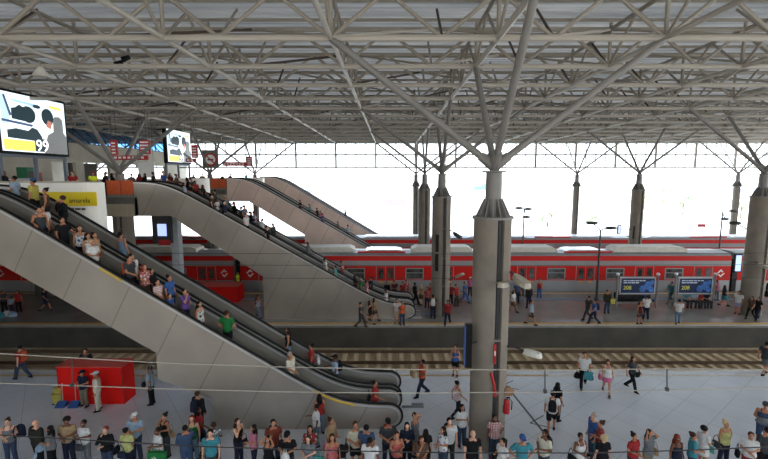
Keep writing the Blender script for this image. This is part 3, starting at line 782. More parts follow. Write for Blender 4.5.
# floodlights on the foreground column and others
def cobra(lab, p, q, hw, m=None, up=False):
    p, q = Vector(p), Vector(q)
    t = empty('floodlight', p, lab, 'floodlight')
    MB().path([p, p+(q-p)*.5+Vector((0,0,.06)), q], .04, 6).build('arm', M['dark'], t, True)
    d = (q-p).normalized(); c = q+d*hw*.5
    rot = d.to_track_quat('X', 'Z').to_matrix()
    mb = MB()
    pr = [(-1,.25),(-.9,.55),(-.2,.95),(.6,1),(.95,.7),(1,.2),(1,-.2),(.95,-.7),(.6,-1),(-.2,-.95),(-.9,-.55),(-1,-.25)]
    vs = [c+rot @ Vector((x*hw*.6, y*hw*.26, -.07)) for x, y in pr]+[c+rot @ Vector((x*hw*.52, y*hw*.2, .09)) for x, y in pr]
    nn = len(pr); mb.add(vs, [tuple(range(nn)), tuple(range(2*nn-1,nn-1,-1))]+[(k,nn+k,nn+(k+1)%nn,(k+1)%nn) for k in range(nn)])
    mb.build('lamp_head', m or mat('lamp_grey', (168,158,140), .5), t)
cobra('grey floodlight on an arm reaching right from the foreground column, upper one', at_Y(510,272,14.9), at_Y(515,276,14.6), .75)
cobra('flat grey floodlight across the front of the foreground column', at_Y(508.5,283.5,14.45), at_Y(506.5,284,14.3), .55)
cobra('pale floodlight on a long thin arm right of the foreground column, lower one', at_Y(506,346,14.9), at_Y(525,351.5,14.4), .55, mat('lamp_pale', (206,202,190), .5))
cobra('dark floodlight on the column left of the foreground one', at_Y(450,230,29.8), at_Y(454,233,29.5), .7, M['dark'])
cobra('grey floodlight low on the column left of the foreground one', at_Y(449,280,29.8), at_Y(456,277,29.3), .7)
cobra('large grey floodlight at the right edge beside the right-edge column', at_Y(754,262,29.8), at_Y(759,264,29.5), 1.0)
# red fire point on the foreground column
a = at_Y(493,363,14.52)
t = empty('fire_sign', (a.x, 14.5, a.z), 'red fire sign on the groove of the foreground column', 'sign')
b = at_Y(496,344,14.5); MB().box(a.x, b.x, 14.44, 14.52, a.z, b.z).build('panel', M['signred'], t)
MB().box(a.x+.02, b.x-.02, 14.43, 14.44, (a.z+b.z)/2-.05, (a.z+b.z)/2+.12).build('white_symbol', M['white'], t)
a = at_Y(491,373,14.5); b = at_Y(495,396,14.5)
tag(MB().path([(a.x,14.5,a.z),((a.x+b.x)/2+.03,14.45,(a.z+b.z)/2),(b.x,14.48,b.z)], .05, 8).build('fire_hose', M['signred'], None, True), 'red hose strip hanging on the foreground column below the fire sign', 'hose')
a = at_Y(506.5,413,14.75)
t = empty('fire_extinguisher', a, 'red fire extinguisher hung at the right of the foreground column', 'extinguisher')
MB().lathe(a, [(.1,0),(.11,.03),(.11,.42),(.08,.5),(.04,.53)], 14).build('cylinder', M['signred'], t, True)
MB().tube(a+Vector((0,0,.5)), a+Vector((0,0,.6)), .03).box(a.x-.03, a.x+.1, a.y-.02, a.y+.02, a.z+.58, a.z+.62).build('valve', M['black'], t)
MB().path([a+Vector((.06,0,.58)), a+Vector((.18,-.03,.45)), a+Vector((.16,-.05,.15))], .02, 6).build('hose', M['black'], t)
MB().box(a.x-.14, a.x+.02, a.y-.03, a.y+.03, a.z+.25, a.z+.3).build('bracket', M['dark'], t)
a = at_Y(508,391,14.85)
t = empty('alarm_hood', a, 'brown rounded hood fixed to the right side of the foreground column', 'hood')
MB().loft([(a.x,14.85,a.z-.12,.2,.15),(a.x,14.85,a.z+.02,.24,.18),(a.x-.04,14.85,a.z+.16,.12,.1)], 12).build('hood', mat('brown_hood', (132,96,66), .7), t, True)
MB().box(a.x-.3, a.x-.1, 14.82, 14.9, a.z-.06, a.z+.02).build('bracket', M['dark'], t)
for (px, py, Y) in ((436.5,262,29.8),(437,243,29.8)):
    a = at_Y(px, py, Y); tag(MB().box(a.x-.1, a.x+.1, Y-.25, Y+.1, a.z-.6, a.z+.6).build('junction_box', M['black']), 'tall black box on the column left of the foreground one, ' + ('lower' if py > 250 else 'upper')+' of two', 'junction box')

# ------------------------------------------------------------------ big screens and signs on the upper floor
LW = emis('led_white', (214,228,234), .62); LT = emis('led_teal', (28,52,60), .22); LG = emis('led_grey', (122,124,124), .25)
LY = emis('led_yellow', (240,206,90), .5); LB = emis('led_blue', (60,80,120), .3); LS = emis('led_skin', (190,120,100), .35)
def led(y0, y1, z0, z1, lab, scale=1):
    X = -21.6
    t = empty('video_screen', (X, (y0+y1)/2, ZF), lab, 'screen', 'large video screens on the upper floor')
    MB().box(X-.35, X, y0-.15, y1+.15, z0-.15, z1+.15).build('casing', M['black'], t)
    MB().box(X-.02, X+.02, y0, y1, z0, z1).build('display', LW, t)
    U = lambda u: y0+u*(y1-y0); V = lambda v: z0+v*(z1-z0)
    def poly(name, pts, m, d): MB().prism_x([(U(u), V(v)) for u, v in pts], X+.02, X+.02+d).build(name, m, t)
    def blob(cu, cv, ru, rv, k=14): return [(cu+ru*math.cos(2*math.pi*i/k), cv+rv*math.sin(2*math.pi*i/k)) for i in range(k)]
    poly('picture_window', [(.14,.90),(.52,.88),(.50,.80),(.44,.84),(.20,.86)], emis('led_sky', (150,190,206), .5), .006)
    poly('picture_door', [(.02,.46),(.10,.46),(.14,.62),(.05,.95),(.02,.95)], emis('led_haze', (176,204,214), .5), .006)
    poly('picture_shirt', [(.52,.40),(.66,.34),(.70,.62),(.58,.72),(.52,.66)], emis('led_shirt', (236,238,240), .75), .006)
    poly('picture_backing', [(.46,.02),(.66,.02),(.62,.26),(.46,.24)], LT, .008)  # dark panel behind the white numerals
    poly('picture_seat', [(.08,.23),(.46,.21),(.46,.02),(.62,.02),(.58,.3),(.52,.42),(.44,.45),(.38,.38),(.2,.40),(.08,.36)], LT, .01)
    poly('picture_head', blob(.40,.67,.11,.15), LT, .01)
    poly('picture_headrest', [(.16,.56),(.34,.54),(.38,.66),(.34,.78),(.28,.82),(.22,.76),(.16,.74)], LT, .012)
    poly('picture_mirror', blob(.54,.84,.06,.035), LT, .01)
    poly('picture_driver', blob(.70,.68,.10,.16), LT, .01)
    poly('picture_face', [(.66,.5),(.74,.46),(.76,.6),(.7,.62)], LS, .012)
    poly('picture_figure', [(.60,0),(1,0),(1,.34),(.95,.42),(.95,.66),(.90,.72),(.82,.71),(.79,.64),(.78,.42),(.68,.34),(.64,.2)], LG, .014)
    poly('picture_dashboard', [(.02,.5),(.44,.46),(.46,.50),(.02,.54)], LB, .01)
    poly('picture_pillar', [(.06,.95),(.09,.95),(.16,.62),(.13,.6)], LB, .012)
    poly('picture_box', [(.02,.02),(.46,.02),(.46,.2),(.02,.2)], LY, .01)
    poly('picture_caption', [(.74,.86),(.94,.84),(.94,.9),(.74,.91)], LY, .01)
    text_obj('99', (z1-z0)*.3, emis('led_logo', (250,250,250), .8), t, (.04, U(.47)-(y0+y1)/2, V(.03)-ZF), (R(90),0,R(90)))
    for y in (y0, (y0+y1)/2, y1): MB().box(X-.3, X-.14, y-.08, y+.08, ZF, z0-.1).build('leg', mat('screen_leg', (96,104,116), .5), t)
    MB().box(X-.28, X-.16, y0, y1, z0-.32, z0-.16).build('crossbar', _mats['screen_leg'], t)
led(24.35, 29.2, 11.42, 14.72, 'large near video screen at the upper left showing a car interior')
led(42.4, 47.2, 11.4, 14.55, 'second large video screen, farther along the upper floor')
def board(x0, x1, y0, y1, Y, m, lab, name='hanging_sign', deco=0):
    a = at_Y(x0, y1, Y); b = at_Y(x1, y0, Y)
    t = empty(name, ((a.x+b.x)/2, Y, a.z), lab, 'sign')
    MB().box(a.x, b.x, Y-.06, Y+.06, a.z, b.z).build('panel', m, t)
    mb = MB()
    if deco == 1:
        z = a.z+.1
        while z < b.z-.15: mb.box(a.x+.08, b.x-.12, Y-.07, Y-.06, z, z+.1); z += .22
    if deco == 2:
        x = a.x+.12
        while x < b.x-.3: mb.box(x, x+.2, Y-.07, Y-.06, (a.z+b.z)/2-.06, (a.z+b.z)/2+.08); x += .32
    if mb.v: mb.build('small_lettering', M['white'], t)
    for x in (a.x+.05, b.x-.05): MB().tube((x, Y, b.z), (x, Y, ZB), .012, n=6).build('hanger', M['dark'], t)
    return t
board(111.5,117,140,155,30.6,M['signred'],'narrow red hanging sign at the left of the red sign group',deco=1)
board(113,148,155.5,160,31.0,M['signred'],'long red strip sign above the orange panel',deco=2)
board(140,150,140,154,30.6,M['signred'],'red sign at the right of the red sign group',deco=1)
board(139,154,162,178,36.0,M['white'],'white poster board behind the column at the upper floor',deco=0)
board(192,197.5,145,158,37.0,M['signred'],'narrow red vertical sign right of the second video screen',deco=1)
board(186,196,158.5,162,37.2,M['signred'],'small red sign below the narrow red vertical sign',deco=2)
board(223,247,162,166,46.5,M['signred'],'long thin red sign left of the tall white screen wall',deco=2)
board(247,252,156.5,166.5,46.5,M['signred'],'small red sign at the end of the long thin red sign',deco=1)
t = board(203,218,150,168,45.0,mat('board_grey',(104,102,94),.7),'dark board with a round red and white prohibition sign')
a = at_Y(210.5,159.5,44.9)
MB().tube((a.x,44.94,a.z),(a.x,44.90,a.z),.66,n=24).build('red_ring', M['signred'], t)
MB().tube((a.x,44.92,a.z),(a.x,44.88,a.z),.5,n=24).build('white_disc', M['white'], t)
MB().bar((a.x-.36,44.87,a.z+.36),(a.x+.36,44.87,a.z-.36),.02,.12).build('red_bar', M['signred'], t)
MB().box(a.x-.3,a.x+.3,44.875,44.885,a.z-.1,a.z+.06).build('symbol', M['dark'], t)
# counter and machine behind the near screen
def bxt(name, c, h, m, lab, cat, extra=None):
    t = empty(name, (c[0], c[1], c[2]), lab, cat)
    MB().box(c[0]-h[0], c[0]+h[0], c[1]-h[1], c[1]+h[1], c[2], c[2]+h[2]).build('body', m, t)
    if extra: extra(t, c, h)
    return t
GRN = mat('machine_green', (30,104,70), .5)
bxt('vending_machine', (-27.5, 32.7, ZF), (.4,.3,2.1), GRN, 'green machine standing behind the near video screen', 'machine',
    lambda t, c, h: (MB().box(c[0]+h[0], c[0]+h[0]+.02, c[1]-.22, c[1]+.2, c[2]+.8, c[2]+1.8).build('front_panel', M['dark'], t), MB().box(c[0]+h[0], c[0]+h[0]+.03, c[1]-.25, c[1]+.25, c[2]+.2, c[2]+.5).build('tray', M['black'], t)))
bxt('ticket_counter', (-26.5, 29.6, ZF), (.4,2.2,1.25), M['white'], 'white counter behind the legs of the near video screen', 'counter',
    lambda t, c, h: (MB().box(c[0]-h[0]-.05, c[0]+h[0]+.1, c[1]-h[1], c[1]+h[1], c[2]+h[2], c[2]+h[2]+.06).build('top', M['grey'], t), MB().box(c[0]+h[0], c[0]+h[0]+.02, c[1]-h[1]+.1, c[1]+h[1]-.1, c[2]+.1, c[2]+.8).build('dark_front', M['dark'], t)))
bxt('fire_cabinet', (-29.85, 36.6, 9.3), (.15,.4,1.0), M['signred'], 'red cabinet on the concrete wall behind the near video screen', 'cabinet',
    lambda t, c, h: MB().box(c[0]+h[0], c[0]+h[0]+.01, c[1]-.2, c[1]+.2, c[2]+.4, c[2]+.8).build('window', M['dark'], t))

# ------------------------------------------------------------------ overhead wires
WPALE = mat('wire_pale', (158,150,136), .5); WDARK = mat('wire_dark', (44,42,40), .5)
def wire(pts, Y, r, lab, drop=(), m=WPALE):
    pts = [(-420, pts[0][1])]+list(pts)+[(1180, pts[-1][1])]
    P = [at_Y(x, y, Y) for x, y in pts]
    t = empty('overhead_wire', P[0], lab, 'wire')
    MB().path(P, r, 6).build('cable', m, t, True)
    for (xa, ya, xb, yb) in drop:
        p = at_Y(xa, ya, Y); q = at_Y(xb, yb, Y)
        MB().tube(p, q, .012, n=6).build('dropper', M['dark'], t)
        MB().box(q.x-.03, q.x+.03, Y-.03, Y+.03, q.z-.04, q.z+.03).build('clamp', M['dark'], t)
wire([(-20,352),(0,353.5),(170,363.5),(280,367),(410,369.5),(560,370),(690,368.5),(790,370)], 8.6, .011, 'upper pale overhead wire crossing the foreground, with short droppers', [(150,362,150.5,388),(545,370,545,391),(667,369,667,389),(72,357.5,72,385)])
wire([(-20,382),(0,383),(170,389),(280,392),(410,393),(560,392),(690,389.5),(790,387)], 8.6, .011, 'middle pale overhead wire crossing the foreground')
wire([(-20,434),(25,436.5),(110,441.5),(200,446.5),(310,450),(400,452),(490,453),(590,453),(680,450.5),(790,446)], 8.2, .013, 'lowest dark overhead wire crossing in front of the waiting crowd', (), WDARK)
for yy, lab in ((254,'upper'),(265.5,'middle'),(278.5,'lower')):
    wire([(-20,yy-2),(190,yy-.5),(390,yy),(540,yy),(790,yy-1)], 25.8, .014, lab+' overhead wire above the empty track', (), WDARK)

# ------------------------------------------------------------------ hanging roof lamps
for px, py, Y, lab in ((41,72,18.4,'conical hanging lamp under the roof above the near video screen'),(157,62,22.8,'small hanging lamp between the roof trusses at the left')):
    a = at_Y(px, py, Y)
    t = empty('pendant_lamp', a, lab, 'lamp')
    MB().lathe(a, [(.32,-.18),(.3,-.12),(.14,.12),(.08,.2),(.06,.22)], 16).build('shade', mat('lamp_shade', (196,190,178), .4), t, True)
    MB().lathe(a, [(.28,-.19),(.28,-.175)], 16).build('diffuser', M['cream'], t)
    MB().tube(a+Vector((0,0,.2)), (a.x, a.y, ZB+.1), .03, n=6).build('stem', M['steel_d'], t)
for px, py in ((122,62),(129,57)):
    a = at_Y(px, py, 19.2)
    t = empty('spotlight', a, 'black spotlight clamped under the roof, ' + ('left' if px < 125 else 'right')+' of a pair', 'spotlight')
    MB().tube(a, a+Vector((-.16,-.2,-.16)), .09, .12, 12).build('can', M['black'], t)
    MB().tube(a, (a.x, a.y+.02, ZB+.4), .025, n=6).build('yoke', M['black'], t)

# ------------------------------------------------------------------ open land and buildings outside
def house(x0, x1, y0, y1, Y, m, lab, band=None):
    a = at_Y(x0, y1, Y); b = at_Y(x1, y0, Y)
    t = empty('building', ((a.x+b.x)/2, Y, -1.76), lab, 'building')
    MB().box(a.x, b.x, Y, Y+25, -1.76, b.z).build('wall', m, t)
    MB().box(a.x-.4, b.x+.4, Y-.4, Y+25.4, b.z, b.z+.5).build('roof_edge', M['white'], t)
    k = a.x+1.5
    while k < b.x-3: MB().box(k, k+2.2, Y-.05, Y, max(-1, a.z*.6+b.z*.4), b.z-1.2).build('window', mat('far_window', (150,158,166), .4), t); k += 7.5
    if band:
        c = at_Y(band[0], band[2], Y); d = at_Y(band[1], band[3], Y)
        MB().box(c.x, d.x, Y-.2, Y, d.z, c.z).build('painted_band', band[4], t)
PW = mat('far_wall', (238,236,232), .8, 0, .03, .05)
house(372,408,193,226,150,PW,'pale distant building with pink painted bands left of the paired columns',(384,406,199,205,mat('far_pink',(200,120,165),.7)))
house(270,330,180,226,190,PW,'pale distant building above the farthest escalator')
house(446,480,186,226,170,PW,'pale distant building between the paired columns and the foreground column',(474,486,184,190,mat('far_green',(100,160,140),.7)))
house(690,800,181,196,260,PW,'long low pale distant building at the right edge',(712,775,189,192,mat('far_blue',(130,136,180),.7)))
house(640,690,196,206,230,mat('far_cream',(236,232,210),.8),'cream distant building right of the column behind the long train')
random.seed(3)
def tree(px, py, Y, h, lab):
    a = at_Y(px, py, Y); t = empty('tree', (a.x, Y, -1.76), lab, 'tree', 'pale trees outside the station')
    MB().tube((a.x, Y, -1.76), (a.x, Y, a.z-h*.3), .25, .15, 8).build('trunk', mat('trunk', (130,116,100), .9), t)
    mb = MB()
    for k in range(26):
        q = Vector((random.gauss(0,h*.28), random.gauss(0,h*.28), random.gauss(0,h*.2)))
        mb.ell(Vector((a.x, Y, a.z))+q, (h*.2,h*.2,h*.17), 7, 5)
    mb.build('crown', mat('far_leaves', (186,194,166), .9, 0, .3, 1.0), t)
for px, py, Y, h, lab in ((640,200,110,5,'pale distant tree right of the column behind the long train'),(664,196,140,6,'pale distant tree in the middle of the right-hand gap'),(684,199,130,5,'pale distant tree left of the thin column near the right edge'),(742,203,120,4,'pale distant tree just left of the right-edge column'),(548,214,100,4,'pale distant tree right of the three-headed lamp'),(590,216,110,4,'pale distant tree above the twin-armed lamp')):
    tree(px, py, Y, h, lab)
a = at_Y(536,222,72); 
t = board(697.5,705.5,224,227,66,M['signred'],'small red sign beyond the second train near the right','road_sign')
for o in list(t.children):
    if o.name.startswith('hanger'): bpy.data.objects.remove(o)
a = at_Y(705,227,66); MB().tube((a.x, 66, -0), (a.x, 66, a.z+.3), .05, n=8).build('post', M['dark'], t)
# ------------------------------------------------------------------ people: shared figures, one continuous body per pose
SLEEVE = {}
def arm_default(s): return (s*.235, .02, 1.11), (s*.245, -.05, .86)
FOLDL = ((.25,.0,1.12), (.03,-.21,1.12)); FOLDR = ((-.25,.0,1.12), (-.02,-.23,1.06))
PHONE = ((-.24,.0,1.12), (-.07,-.24,1.24)); PHONEL = ((.25,.0,1.12), (.07,-.24,1.2))
FACE = ((-.22,-.17,1.18), (-.06,-.15,1.44)); HAIRL = ((.29,-.1,1.47), (.10,.0,1.63)); HAIRR = ((-.29,-.1,1.47), (-.10,.0,1.63))
HIPL = ((.37,.07,1.13), (.19,-.02,.98)); HIPR = ((-.37,.07,1.13), (-.19,-.02,.98))
RAILR = ((-.27,-.08,1.13), (-.27,-.36,1.06)); RAILL = ((.27,-.08,1.13), (.27,-.36,1.06))
DL, DR = arm_default(1), arm_default(-1)
LEGS0 = (((.095,0,.48),(.10,.02,.085)), ((-.095,0,.48),(-.10,.02,.085)))
LEGSA = (((.095,-.17,.51),(.10,-.27,.10)), ((-.095,.03,.47),(-.10,.33,.16)))
LEGSB = (((.095,.03,.47),(.10,.33,.16)), ((-.095,-.17,.51),(-.10,-.27,.10)))
LEGSW = (((.10,-.03,.48),(.13,-.02,.085)), ((-.10,.0,.48),(-.12,.03,.085)))
LEGSIT = (((.11,-.40,.47),(.12,-.38,.085)), ((-.11,-.40,.47),(-.12,-.36,.085)))
POSES = {
 'stand': (DL, DR, LEGSW), 'fold': (FOLDL, FOLDR, LEGSW), 'phone': (DL, PHONE, LEGS0), 'both': (PHONEL, PHONE, LEGS0),
 'face': (FOLDL, FACE, LEGS0), 'hair': (HAIRL, HAIRR, LEGS0), 'hip': (HIPL, HIPR, LEGSW), 'hip1': (HIPL, DR, LEGSW),
 'rail': (DL, RAILR, LEGS0), 'raill': (RAILL, DR, LEGS0),
 'walka': (((.24,.14,1.13),(.25,.10,.88)), ((-.24,-.06,1.12),(-.23,-.24,.95)), LEGSA),
 'walkb': (((.24,-.06,1.12),(.23,-.24,.95)), ((-.24,.14,1.13),(-.25,.10,.88)), LEGSB),
 'carry': (FOLDL, FOLDR, LEGSA), 'walkbag': (DL, DR, LEGSB),
 'sit': (FOLDL, FOLDR, LEGSIT),
}
SITD = .42
def inflate_rings(sex, d, z0=.80, z1=1.50, fat=0):
    if sex == 'm': rg = [(.80,.135,.10),(.84,.155,.11),(.93,.165,.118),(1.05,.15,.108),(1.2,.17,.118),(1.32,.185,.115),(1.39,.15,.088),(1.45,.062,.06)]
    else: rg = [(.80,.14,.11),(.84,.165,.122),(.93,.172,.125),(1.06,.125,.095),(1.2,.142,.125),(1.3,.155,.105),(1.37,.132,.08),(1.44,.055,.053)]
    out = []
    for z, a, b in rg:
        if z0-1e-6 <= z <= z1+1e-6: out.append((0, -.012 if 1.15 < z < 1.25 and sex == 'f' else .0, z, a+d, b+d))
    return out
def remesh(mb, voxel, name, smooth=3):
    me = mb.mesh(name+'_src'); o = bpy.data.objects.new(name+'_src', me); COL.objects.link(o)
    r = o.modifiers.new('r', 'REMESH'); r.mode = 'VOXEL'; r.voxel_size = voxel
    s = o.modifiers.new('s', 'SMOOTH'); s.factor = .5; s.iterations = smooth
    dg = bpy.context.evaluated_depsgraph_get(); out = bpy.data.meshes.new_from_object(o.evaluated_get(dg)); out.name = name
    bpy.data.objects.remove(o); bpy.data.meshes.remove(me)
    out.materials.clear(); out.shade_smooth(); return out
def drop(v, pose): return (v[0], v[1], v[2]-(SITD if pose == 'sit' else 0))
def joints(pose, sex):
    L_, R_, legs = POSES[pose]; d = SITD if pose == 'sit' else 0
    k = 1 if sex == 'm' else .9
    sh = [(s*.178*k, .0, 1.375-d) for s in (1, -1)]
    el = [(p[0][0]*(k if abs(p[0][0]) > .1 else 1), p[0][1], p[0][2]-d) for p in (L_, R_)]
    wr = [(p[1][0], p[1][1], p[1][2]-d) for p in (L_, R_)]
    hp = [(s*.092, 0, .88-d) for s in (1, -1)]
    kn = [l[0] for l in legs]; an = [l[1] for l in legs]
    return sh, el, wr, hp, kn, an, d
def body_mesh(pose, sex):
    sh, el, wr, hp, kn, an, d = joints(pose, sex); k = 1 if sex == 'm' else .88
    mb = MB(); mb.loft([(x, y, z-d, a, b) for x, y, z, a, b in inflate_rings(sex, 0)], 16)
    for i in range(2):
        V = Vector
        mb.cap(sh[i], el[i], .056*k, .042*k); mb.cap(el[i], wr[i], .042*k, .027*k)
        dv = (V(wr[i])-V(el[i])).normalized(); hc = V(wr[i])+dv*.055
        mb.cap(V(wr[i]), hc, .027*k, .036*k, 8)
        mb.cap(hp[i], kn[i], .09, .056); mb.cap(kn[i], an[i], .056, .037)
        mb.cap(V(kn[i])*.62+V(an[i])*.38+V((0,.018,0)), V(kn[i])*.45+V(an[i])*.55+V((0,.012,0)), .054, .046)
        a = V(an[i]); mb.cap(a+V((0,.03,-.045)), a+V((0,-.15,-.05)), .037, .03)
    z = 1.585-d
    mb.cap((0,.0,1.40-d), (0,-.005,1.50-d), .056*k, .05*k)
    mb.ell((0,.012,z+.02), (.076,.094,.098), 16, 12); mb.ell((0,-.022,z-.045), (.058,.066,.068), 14, 10)
    mb.ell((0,-.092,z-.015), (.013,.02,.026), 8, 6)
    mb.ell((0,-.082,z-.06), (.026,.016,.012), 8, 6); mb.ell((0,-.074,z-.095), (.028,.02,.02), 8, 6)
    for s in (1,-1): mb.ell((s*.078,.012,z-.008), (.013,.024,.034), 8, 6); mb.ell((s*.034,-.074,z+.022), (.022,.014,.01), 6, 5)
    me = remesh(mb, .0145, 'person_body', 2)
    me.materials.append(None); me.materials.append(EYE); me.materials.append(LIP); me.materials.append(EYEW)
    for p in me.polygons:
        c = p.center
        if c.y < -.055 and z-.09 < c.z < z+.03:
            ex = abs(abs(c.x)-.032)
            if ex < .017 and abs(c.z-(z+.002)) < .011: p.material_index = 1 if ex < .009 else 3
            elif abs(c.x) < .024 and abs(c.z-(z-.062)) < .009: p.material_index = 2
    # five separate fingers on each hand, bent, joined into the same mesh
    fm = MB()
    for i in range(2):
        s = 1 if i == 0 else -1
        V = Vector; dv = (V(wr[i])-V(el[i])).normalized(); side = V((0,0,1)).cross(dv)
        side = V((0,1,0)) if side.length < .2 or abs(dv.z) > .8 else side.normalized()
        nrm = dv.cross(side).normalized(); nrm *= -1 if (nrm.dot(V((-s,0,-.3))) < 0) else 1
        hc = V(wr[i])+dv*.06
        for q, ln in zip((-.027,-.009,.009,.026), (.062,.072,.068,.05)):
            p0 = hc+side*q; p1 = p0+dv*(.02+ln*.45)+nrm*.004; p2 = p1+dv*ln*.42+nrm*ln*.3; p3 = p2+dv*ln*.2+nrm*ln*.32
            fm.path([p0,p1,p2,p3], .0085*k, 6)
        p0 = V(wr[i])+dv*.03-side*.028; p1 = p0-side*.03+dv*.025+nrm*.01; p2 = p1-side*.005+dv*.035+nrm*.012
        fm.path([p0,p1,p2], .0095*k, 6)
    f2 = fm.mesh('fingers', smooth=True)
    bm = bmesh.new(); bm.from_mesh(me); bm.from_mesh(f2); bm.to_mesh(me); bm.free(); bpy.data.meshes.remove(f2)
    me.shade_smooth(); return me
def lerp(a, b, t): return Vector(a)*(1-t)+Vector(b)*t
def top_mesh(pose, sex, kind):
    sh, el, wr, hp, kn, an, d = joints(pose, sex); k = 1 if sex == 'm' else .88
    dd = .024 if kind != 'jacket' else .036; mb = MB()
    z1 = 1.40 if kind in ('tee','long','jacket','polo') else 1.33
    rg = inflate_rings(sex, dd, .84, z1)
    mb.loft([(x, y, z-d, a, b) for x, y, z, a, b in rg], 18)
    if z1 > 1.35: mb.loft([(0,0,1.36-d,.14*k+dd,.08+dd), (0,0,1.42-d,.085,.074), (0,0,1.44-d,.075,.068)], 14)
    for i in range(2):
        s = 1 if i == 0 else -1
        if kind in ('tee','polo'): mb.cap(sh[i], sh[i], .075*k, .075*k); mb.tube(sh[i], lerp(sh[i], el[i], .68), .077*k, .07*k, 12)
        elif kind in ('long','jacket'):
            e = .006 if kind == 'jacket' else 0
            mb.cap(sh[i], el[i], .076*k+e, .062*k+e); mb.tube(el[i], lerp(el[i], wr[i], .97), .062*k+e, .046*k+e, 12)
        elif kind in ('tank','dress'):
            mb.path([(s*.085,-.10,1.28-d),(s*.09,-.075,1.38-d),(s*.095,.0,1.435-d),(s*.09,.08,1.37-d),(s*.085,.10,1.28-d)], .022, 6)
    return remesh(mb, .017, 'garment_top', 1)
def bottom_mesh(pose, sex, kind):
    sh, el, wr, hp, kn, an, d = joints(pose, sex); mb = MB()
    mb.loft([(x, y, z-d, a, b) for x, y, z, a, b in inflate_rings(sex, .016, .80, .99)]+[(0,0,1.0-d,.155,.115)], 16)
    if kind == 'skirt' and pose != 'sit':
        y = (kn[0][1]+kn[1][1])/2
        mb.loft([(0,0,.98,.16,.125),(0,0,.85,.2,.16),(0,y*.6,.56,.24,.22 if pose.startswith('walk') else .19)], 18)
    elif kind == 'mini' and pose != 'sit':
        mb.loft([(0,0,.98,.16,.125),(0,0,.85,.2,.155),(0,0,.66,.2,.19)], 18)
    else:
        for i in range(2):
            mb.cap(hp[i], hp[i], .108, .108)
            if kind == 'shorts': mb.tube(hp[i], lerp(hp[i], kn[i], .86), .11, .09, 12)
            elif kind == 'bermuda': mb.cap(hp[i], kn[i], .11, .082); mb.tube(kn[i], lerp(kn[i], an[i], .22), .082, .078, 12)
            elif kind == 'leggings': mb.cap(hp[i], kn[i], .103, .068); mb.tube(kn[i], lerp(kn[i], an[i], .95), .068, .05, 12)
            else: mb.cap(hp[i], kn[i], .108, .077); mb.tube(kn[i], lerp(kn[i], Vector(an[i])-Vector((0,0,.02)), 1.0), .077, .068, 12)
    return remesh(mb, .017, 'garment_bottom', 1)
def hair_mesh(kind):
    z = 1.585; mb = MB()
    if kind != 'bald':
        mb.ell((0,.028,z+.035), (.088,.094,.098), 16, 10)
    if kind == 'curly': mb.ell((0,.03,z+.045), (.115,.11,.105), 14, 10)
    if kind == 'grey_curly': mb.ell((0,.03,z+.03), (.12,.12,.12), 14, 10)
    if kind == 'long':
        mb.loft([(0,.085,1.25,.06,.02),(0,.11,1.34,.095,.03),(0,.095,1.46,.10,.045),(0,.055,1.56,.092,.06),(0,.04,1.62,.08,.06)], 14)
        for s in (1,-1): mb.loft([(s*.085,.0,1.33,.018,.03),(s*.083,.01,1.45,.022,.05),(s*.074,.015,1.58,.022,.06)], 8)
    if kind == 'bun': mb.ell((0,.1,z+.10), (.05,.05,.045), 10, 8)
    if kind == 'tail': mb.path([(0,.11,z+.05),(0,.16,z),(0,.15,z-.12),(0,.13,z-.26)], .032, 8)
    return mb
def hair_get(kind):
    if kind == 'bald': return None
    me = hair_mesh(kind).mesh('hair', smooth=True)
    # cut the fringe away from the face
    bm = bmesh.new(); bm.from_mesh(me)
    dele = [f for f in bm.faces if f.calc_center_median().y < -.045 and f.calc_center_median().z < 1.585+.035]
    bmesh.ops.delete(bm, geom=dele, context='FACES'); bm.to_mesh(me); bm.free()
    me.materials.append(None); return me
def cap_mesh():
    z = 1.585; mb = MB(); vs = []
    mb.loft([(0,.01,z+.045,.096,.108),(0,.01,z+.08,.094,.105),(0,.012,z+.12,.07,.08),(0,.014,z+.138,.02,.025)], 16)
    mb.prism_z([(-.075,-.07),(-.06,-.17),(0,-.195),(.06,-.17),(.075,-.07)], z+.045, z+.058)
    return mb.mesh('cap', smooth=True)
def shoe_mesh():
    mb = MB(); mb.loft([(0,-.045,0,.045,.135),(0,-.045,.02,.047,.138),(0,-.03,.06,.043,.115),(0,.02,.095,.042,.055)], 12)
    return mb.mesh('shoe', smooth=True)
EYE = mat('eye_dark', (30,22,18), .3); EYEW = mat('eye_white', (225,220,214), .4); LIP = mat('lips', (140,70,64), .5)
SKIN = {'a': mat('skin_light', (206,156,128), .5, 0, .05, 9, spec=.25), 'b': mat('skin_tan', (170,116,86), .5, 0, .05, 9, spec=.25), 'c': mat('skin_brown', (112,70,50), .5, 0, .05, 9, spec=.25)}
HAIRC = {'k': mat('hair_black', (20,17,16), .6, spec=.15), 'b': mat('hair_brown', (60,38,27), .6, spec=.15), 'r': mat('hair_red', (116,44,30), .6, spec=.15), 'g': mat('hair_grey', (150,146,140), .6), 'y': mat('hair_blond', (186,160,116), .6)}
CLOTH = dict(white=(224,222,216), black=(30,30,33), grey=(120,122,126), dgrey=(66,68,72), navy=(36,42,66), jeans=(58,74,104), ljeans=(110,136,166), red=(190,38,38), coral=(206,84,74),
  pink=(216,112,140), hotpink=(226,90,150), teal=(50,150,164), blue=(46,92,170), lblue=(150,180,206), yellow=(206,190,66), pyellow=(206,204,110), green=(30,140,60), olive=(52,52,42), tan=(186,148,100),
  beige=(206,192,160), brown=(106,72,52), orange=(226,84,40), rust=(150,58,40), purple=(110,66,160), cream=(226,216,186), hivis=(206,226,50), denim=(60,84,124), turq=(64,172,160), khaki=(140,128,100), maroon=(96,34,38), lav=(170,160,190))
